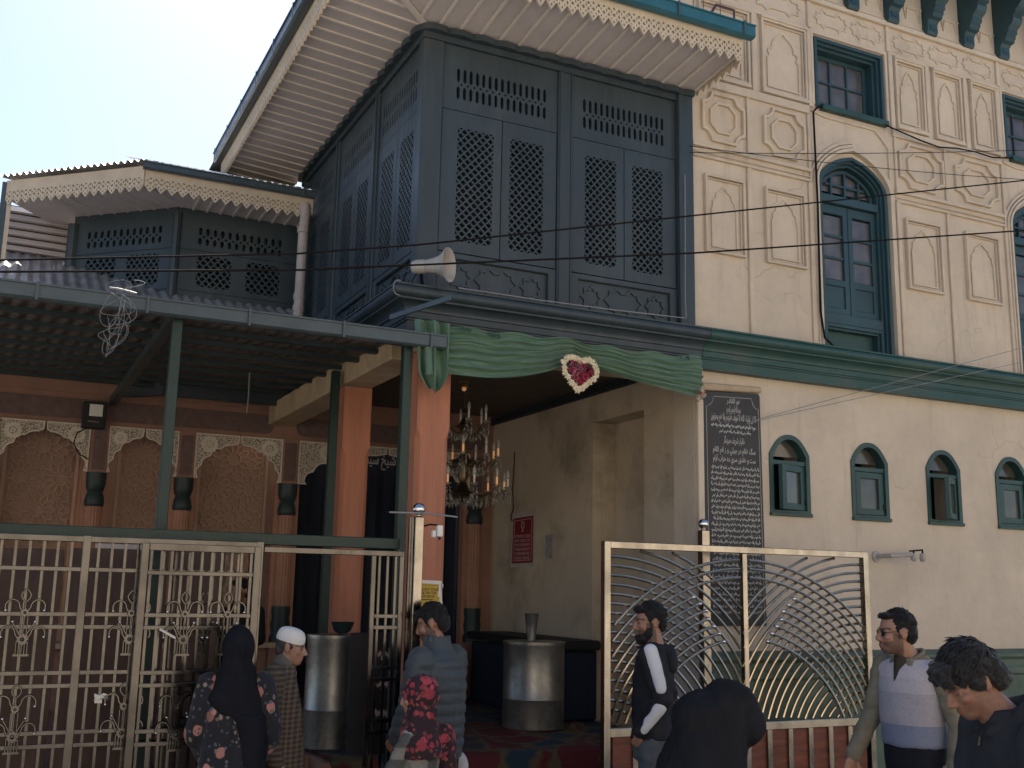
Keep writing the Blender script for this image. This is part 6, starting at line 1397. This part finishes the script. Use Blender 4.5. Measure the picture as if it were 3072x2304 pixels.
# --- man in the quilted jacket, seen from behind
def puffer_man():
    yb = radians(36); hm = head_mtx((0, .055, 1.565), radians(20), radians(-20)); tone = (.30, .155, .105)
    aL = [(-.20, 0, 1.36), (-.255, .03, 1.09), (-.20, .16, .88)]; aR = [(.20, 0, 1.36), (.255, .03, 1.09), (.20, .18, .90)]
    pr = head_prims(hm, 1.0) + [cap((0, .03, 1.50), (0, -.01, 1.38), .054, .064), loft([(.86, 0, 0, .12, .09), (1.1, 0, 0, .12, .09), (1.3, 0, 0, .14, .09), (1.40, 0, 0, .08, .07)])] + legs(.97)
    for a in (aL, aR): pr += [cap(a[0], a[1], .042, .036), cap(a[1], a[2], .034, .026)]
    pr += hand(aL[2], (.2, .5, -.4), (1, 0, 0), 1, .7) + hand(aR[2], (-.2, .6, -.3), (-1, 0, 0), -1, .6)
    p = blob('person', pr, .0065, 3, None, M['skin'], None, head_color(hm, 1, tone, .9))
    jk = fabric('slate_quilted_nylon', (.060, .074, .082), .5, .12, 6, .1, .2)
    def quilt(c, q):
        return .011*abs(sin(pi*(c.z+.02*c.x)/.068))**.6*(1 if c.z < 1.34 else max(0, (1.42-c.z)/.08))-.004+wrinkle(.004, 12, 20)(c, q)
    spr = [loft([(.76, 0, 0, .185, .145), (.80, 0, 0, .195, .155), (1.0, 0, -.005, .20, .16), (1.2, 0, -.01, .205, .16), (1.33, 0, -.01, .20, .135), (1.40, 0, 0, .12, .10), (1.475, 0, .01, .085, .085)])]
    for a in (aL, aR): spr += [cap(a[0], a[1], .084, .072), cap(a[1], Vector(a[1]).lerp(Vector(a[2]), .95), .070, .052)]
    blob('quilted_jacket', spr, .009, 2, quilt, jk, p)
    blob('collar', [cap((.075*cos(t), .012+.075*sin(t), 1.44), (.078*cos(t), .014+.078*sin(t), 1.485), .016, .014) for t in [2*pi*i/14 for i in range(14)]], .009, 3, None, jk, p)
    blob('tunic', [loft([(.52, 0, 0, .18, .15), (.66, 0, 0, .175, .145), (.80, 0, 0, .17, .14)])], .012, 3, wrinkle(.012, 9, 5, 2), fabric('brown_tunic', (.06, .045, .035)), p)
    blob('white_shirt_tail', [ell((.15, -.03, .70), (.065, .12, .10))], .010, 3, wrinkle(.008, 14, 10), fabric('white_cotton', (.52, .52, .52), .9, .08), p)
    blob('checked_hem', [ell((.145, -.02, .58), (.065, .12, .09)), ell((.14, -.02, .50), (.06, .11, .10))], .010, 3, wrinkle(.006, 14, 10), plaid('black_white_check', (.05, .05, .055), (.62, .62, .62), 300, 300), p)
    blob('trousers', [cap((s*.08, 0, .66), (s*.09, .02, .44), .10, .085) for s in (-1, 1)] + [cap((s*.09, .02, .44), (s*.09, 0, .09), .083, .07) for s in (-1, 1)], .013, 3, wrinkle(.01, 8, 9), fabric('dark_brown_trousers', (.045, .035, .028)), p)
    shoes(p, .09)
    blob('hair', [ell((0, -.024, .048), (.081, .094, .084), hm), ell((0, -.072, -.002), (.070, .048, .075), hm), ell((.067, -.004, .025), (.014, .03, .045), hm), ell((-.067, -.004, .025), (.014, .03, .045), hm), ell((0, .065, .08), (.056, .036, .03), hm)], .007, 2, wrinkle(.006, 55, 55), M['hair'], p)
    strands(p, hm, 500, .018, .034, M['hair'], 5)
    place(p, 2.62, 6.42, 0, yb, 'man in slate blue quilted jacket with his back turned at the entrance')
puffer_man()
# --- old man with the white cap
def cap_man():
    yb = radians(-113); k = .90; hm = head_mtx((0, .075, 1.425), radians(-4), radians(-10)) @ Matrix.Scale(.92, 4); tone = (.34, .19, .13)
    aL = [(-.17, .0, 1.25), (-.20, -.02, 1.0), (-.17, .06, .80)]; aR = [(.175, .0, 1.25), (.235, -.03, 1.0), (.215, .05, .79)]
    pr = head_prims(hm, .98, 1.08) + [cap((0, .05, 1.36), (0, .0, 1.24), .052, .062), loft([(.8, 0, 0, .11, .09), (1.0, 0, 0, .11, .09), (1.18, 0, 0, .12, .09), (1.27, 0, 0, .08, .07)])] + legs(.88)
    for a in (aL, aR): pr += [cap(a[0], a[1], .038, .034), cap(a[1], a[2], .032, .025)]
    pr += hand(aL[2], (.05, .25, -.5), (1, 0, 0), 1, .8, .97) + hand(aR[2], (-.05, .3, -.5), (-1, 0, 0), -1, .8, .97)
    p = blob('person', pr, .0062, 2, None, M['skin'], None, head_color(hm, .98, tone, .12, (.05, .04, .035)))
    rob = plaid('brown_plaid_wool', (.030, .022, .017), (.155, .115, .078), 210, 230, 'Y')
    slv = plaid('brown_striped_wool', (.030, .022, .017), (.19, .145, .10), 0, 200)
    blob('robe', [loft([(.30, 0, .01, .20, .22), (.6, 0, .01, .195, .20), (.85, 0, .015, .19, .175), (1.05, 0, .01, .185, .155), (1.20, 0, .0, .175, .125), (1.27, 0, .01, .12, .10), (1.325, 0, .03, .08, .08)])], .010, 3, lambda c, q: .012*noise.noise(Vector((atan2(c.y, c.x)*2.6, c.z*.9, 1))), rob, p)
    for a in (aL, aR):
        blob('sleeve', [cap(Vector(a[0])+Vector((0, 0, .01)), a[1], .082, .072), cap(a[1], Vector(a[1]).lerp(Vector(a[2]), .93), .072, .058)], .010, 3, wrinkle(.009, 9, 12, 1), slv, p)
    blob('inner_shirt', [cap((0, .085, 1.27), (0, .10, 1.16), .03, .02), cap((0, .03, 1.33), (0, .07, 1.27), .07, .05)], .009, 2, None, fabric('grey_inner_shirt', (.12, .115, .10)), p)
    blob('trousers', [cap((s*.08, 0, .60), (s*.085, .02, .40), .09, .075) for s in (-1, 1)] + [cap((s*.085, .02, .40), (s*.085, 0, .08), .074, .06) for s in (-1, 1)], .014, 3, None, M['navy'], p); shoes(p, .085)
    hair = blob('hair', [ell((0, -.028, .022), (.077, .088, .06), hm), ell((0, -.075, -.02), (.062, .036, .05), hm), ell((.068, -.005, .01), (.012, .025, .03), hm), ell((-.068, -.005, .01), (.012, .025, .03), hm)], .007, 2, wrinkle(.004, 50, 50), fabric('grey_hair', (.055, .05, .048), .7, .4, 60), p)
    cm = hm @ Matrix.Translation((0, -.018, .045)) @ Matrix.Rotation(radians(-4), 4, 'X') @ Matrix.Diagonal((.084, .100, 1, 1))
    b_ = MB().lathe([(1.0, -.012), (1.03, 0), (1.02, .02), (.97, .042), (.84, .062), (.6, .075), (.3, .081), (.02, .083)], cm, 30); cpo = b_.build('skullcap', fabric('white_cap_knit', (.70, .69, .66), .9, .06, 40), smooth=True); cpo.parent = p
    place(p, 1.63, 6.50, 0, yb, 'old man in white skullcap and brown plaid robe facing right'); p.scale = (.93, .93, 1)
cap_man()
# --- woman in black with flowers, from behind
def floral_woman():
    yb = radians(-14); hm = head_mtx((0, .03, 1.43), radians(8), radians(-8)); tone = (.33, .18, .12)
    pr = head_prims(hm, .95) + [cap((0, 0, 1.37), (0, -.01, 1.25), .05, .058), loft([(.8, 0, 0, .12, .1), (1.0, 0, 0, .11, .09), (1.18, 0, 0, .13, .09), (1.27, 0, 0, .08, .07)])] + legs(.9)
    arms = [[(s*.17, 0, 1.24), (s*.225, .02, 1.0), (s*.17, .16, .86)] for s in (-1, 1)]
    for i, a in enumerate(arms): pr += [cap(a[0], a[1], .04, .035), cap(a[1], a[2], .033, .025)] + hand(a[2], (0, .6, -.2), ((1, -1)[i], 0, 0), (1, -1)[i], .7, .92)
    p = blob('person', pr, .007, 3, None, M['skin'], None, head_color(hm, .95, tone))
    fl = floral('black_floral_print', (.008, .008, .013), ((.46, .20, .16), (.24, .19, .14)), 11, .36, (.10, .105, .12))
    def fold(c, q): return .014*noise.noise(Vector((atan2(c.y, c.x)*3.0, c.z*.9, 4)))+.005*noise.noise(c*13)
    blob('dress', [loft([(.25, 0, 0, .24, .22), (.6, 0, 0, .215, .185), (.85, 0, 0, .20, .165), (1.05, 0, 0, .19, .15), (1.18, 0, 0, .19, .13), (1.26, 0, 0, .12, .10)])] + [cap(a[0], a[1], .078, .075) for a in arms] + [cap(a[1], a[2], .075, .062) for a in arms], .011, 4, fold, fl, p)
    bk = fabric('black_headscarf', (.006, .0065, .010), .85, .3, 8)
    blob('headscarf', [ell((0, .005, 1.445), (.098, .122, .122), None), ell((0, -.02, 1.34), (.10, .10, .10)), loft([(1.10, .02, -.03, .16, .125), (1.18, 0, -.02, .18, .135), (1.26, 0, -.01, .15, .12), (1.34, 0, 0, .10, .105)]), loft([(.78, .13, -.05, .085, .12), (.95, .12, -.05, .095, .125), (1.10, .07, -.04, .13, .13)])], .010, 5, fold, bk, p)
    blob('trousers', [cap((s*.085, .02, .40), (s*.085, 0, .08), .07, .06) for s in (-1, 1)], .014, 3, None, M['navy'], p); shoes(p, .085)
    place(p, 1.30, 6.10, 0, yb, 'woman in black headscarf and black floral dress seen from behind'); p.scale = (.86, .9, 1)
floral_woman()
# --- girl with the red flowered scarf
def girl():
    yb = radians(40); hm = head_mtx((0, .03, 1.17), radians(25), radians(-12)); tone = (.38, .22, .16); k = .9
    pr = head_prims(hm, .90) + [cap((0, .0, 1.12), (0, -.01, 1.02), .042, .05), loft([(.62, 0, 0, .10, .085), (.8, 0, 0, .10, .08), (.95, 0, 0, .11, .08), (1.03, 0, 0, .07, .06)])] + legs(.72, .8, .07)
    aL = [(-.11, .02, .95), (-.15, .09, .77), (-.17, .22, .60)]; aR = [(.135, 0, .98), (.17, .03, .78), (.12, .16, .70)]
    for i, a in enumerate((aL, aR)): pr += [cap(a[0], a[1], .032, .028), cap(a[1], a[2], .027, .021)] + hand(a[2], (-.15, .1, -.5) if i == 0 else (0, .6, 0), ((1, -1)[i], 0, 0), (1, -1)[i], .6, .78)
    p = blob('person', pr, .0058, 3, None, M['skin'], None, head_color(hm, .90, tone))
    shirt = plaid('grey_plaid_shirt', (.05, .05, .05), (.38, .36, .31), 45, 45, 'X')
    blob('shirt', [loft([(.70, 0, 0, .135, .11), (.85, 0, 0, .135, .11), (.97, 0, 0, .14, .10), (1.04, 0, 0, .08, .07)])] + [cap(a[0], a[1], .046, .046) for a in (aL, aR)] + [cap(a[1], Vector(a[1]).lerp(Vector(a[2]), .95), .046, .038) for a in (aL, aR)], .009, 3, wrinkle(.007, 12, 16), shirt, p)
    blob('skirt', [loft([(.16, 0, 0, .21, .19), (.45, 0, 0, .17, .15), (.72, 0, 0, .14, .115)])], .011, 3, lambda c, q: .014*noise.noise(Vector((atan2(c.y, c.x)*4, c.z*1.2, 2))), fabric('slate_grey_skirt', (.085, .09, .115), .9, .15, 90), p)
    sc = floral('red_floral_scarf', (.022, .008, .012), ((.50, .06, .085), (.36, .035, .055)), 13, .48, (.30, .07, .06))
    def fold(c, q): return .010*noise.noise(Vector((atan2(c.y, c.x)*4, c.z*2, 7)))+.004*noise.noise(c*18)
    blob('headscarf', [ell((0, .003, 1.185), (.088, .112, .115)), ell((0, -.01, 1.08), (.085, .09, .09)), loft([(.84, 0, -.01, .155, .125), (.92, 0, -.01, .155, .12), (1.0, 0, 0, .125, .105), (1.08, 0, 0, .085, .09)]), cap((.10, -.10, .95), (.15, -.12, .62), .07, .05)], .009, 4, fold, sc, p)
    shoes(p, .07)
    place(p, 2.345, 5.98, 0, yb, 'girl in red flowered headscarf beside the man in the quilted jacket')
girl()
# --- person sitting in the dark arcade
def sitter():
    yb = radians(150); hm = head_mtx((0, .02, 1.10), radians(-20), radians(-4)); tone = (.28, .15, .10)
    pr = head_prims(hm, .95) + [cap((0, 0, 1.04), (0, -.02, .93), .05, .06), loft([(.42, 0, 0, .13, .11), (.65, 0, 0, .13, .10), (.84, 0, -.02, .15, .10), (.94, 0, -.02, .08, .07)])]
    for s in (-1, 1): pr += [cap((s*.18, -.02, .90), (s*.22, .02, .66), .042, .036), cap((s*.22, .02, .66), (s*.14, .22, .58), .034, .026), cap((s*.09, .02, .47), (s*.10, .40, .48), .08, .06), cap((s*.10, .40, .48), (s*.10, .40, .08), .056, .04), cap((s*.1, .38, .035), (s*.11, .55, .03), .036, .028)] + hand((s*.14, .22, .58), (-s*.2, .6, -.1), (0, 0, -1), -s, .4)
    p = blob('person', pr, .009, 3, None, M['skin'], None, head_color(hm, .95, tone, .3))
    dk = fabric('dark_shirt', (.014, .014, .018))
    blob('shirt', [loft([(.42, 0, 0, .165, .13), (.65, 0, 0, .17, .13), (.84, 0, -.02, .18, .115), (.92, 0, -.02, .12, .09), (.98, 0, -.01, .075, .07)])] + [cap((s*.18, -.02, .90), (s*.22, .02, .66), .068, .058) for s in (-1, 1)] + [cap((s*.22, .02, .66), (s*.15, .2, .585), .056, .046) for s in (-1, 1)], .014, 3, wrinkle(.008, 8, 10), dk, p)
    blob('trousers', [cap((s*.09, .0, .47), (s*.10, .40, .48), .10, .078) for s in (-1, 1)] + [cap((s*.10, .40, .48), (s*.10, .40, .1), .075, .055) for s in (-1, 1)], .014, 3, None, dk, p)
    blob('hair', [ell((0, -.026, .048), (.08, .092, .082), hm), ell((0, -.07, .0), (.068, .046, .07), hm), ell((0, .06, .085), (.054, .034, .026), hm)], .009, 2, None, M['hair'], p)
    t = thing('stool', 'low wooden stool under the person sitting behind the fence', 'stool', (2.2, 10.42, .6))
    MB().box(2.03, 2.37, 10.28, 10.6, .98, 1.03).build('seat', 'board', t, bevel=.006)
    for sx in (2.05, 2.31):
        for sy in (10.30, 10.54): MB().box(sx, sx+.04, sy, sy+.04, .6, .98).build('leg', 'board', t)
    place(p, 2.20, 10.42, .62, yb, 'dark-clad person sitting in the shade behind the steel fence')
sitter()
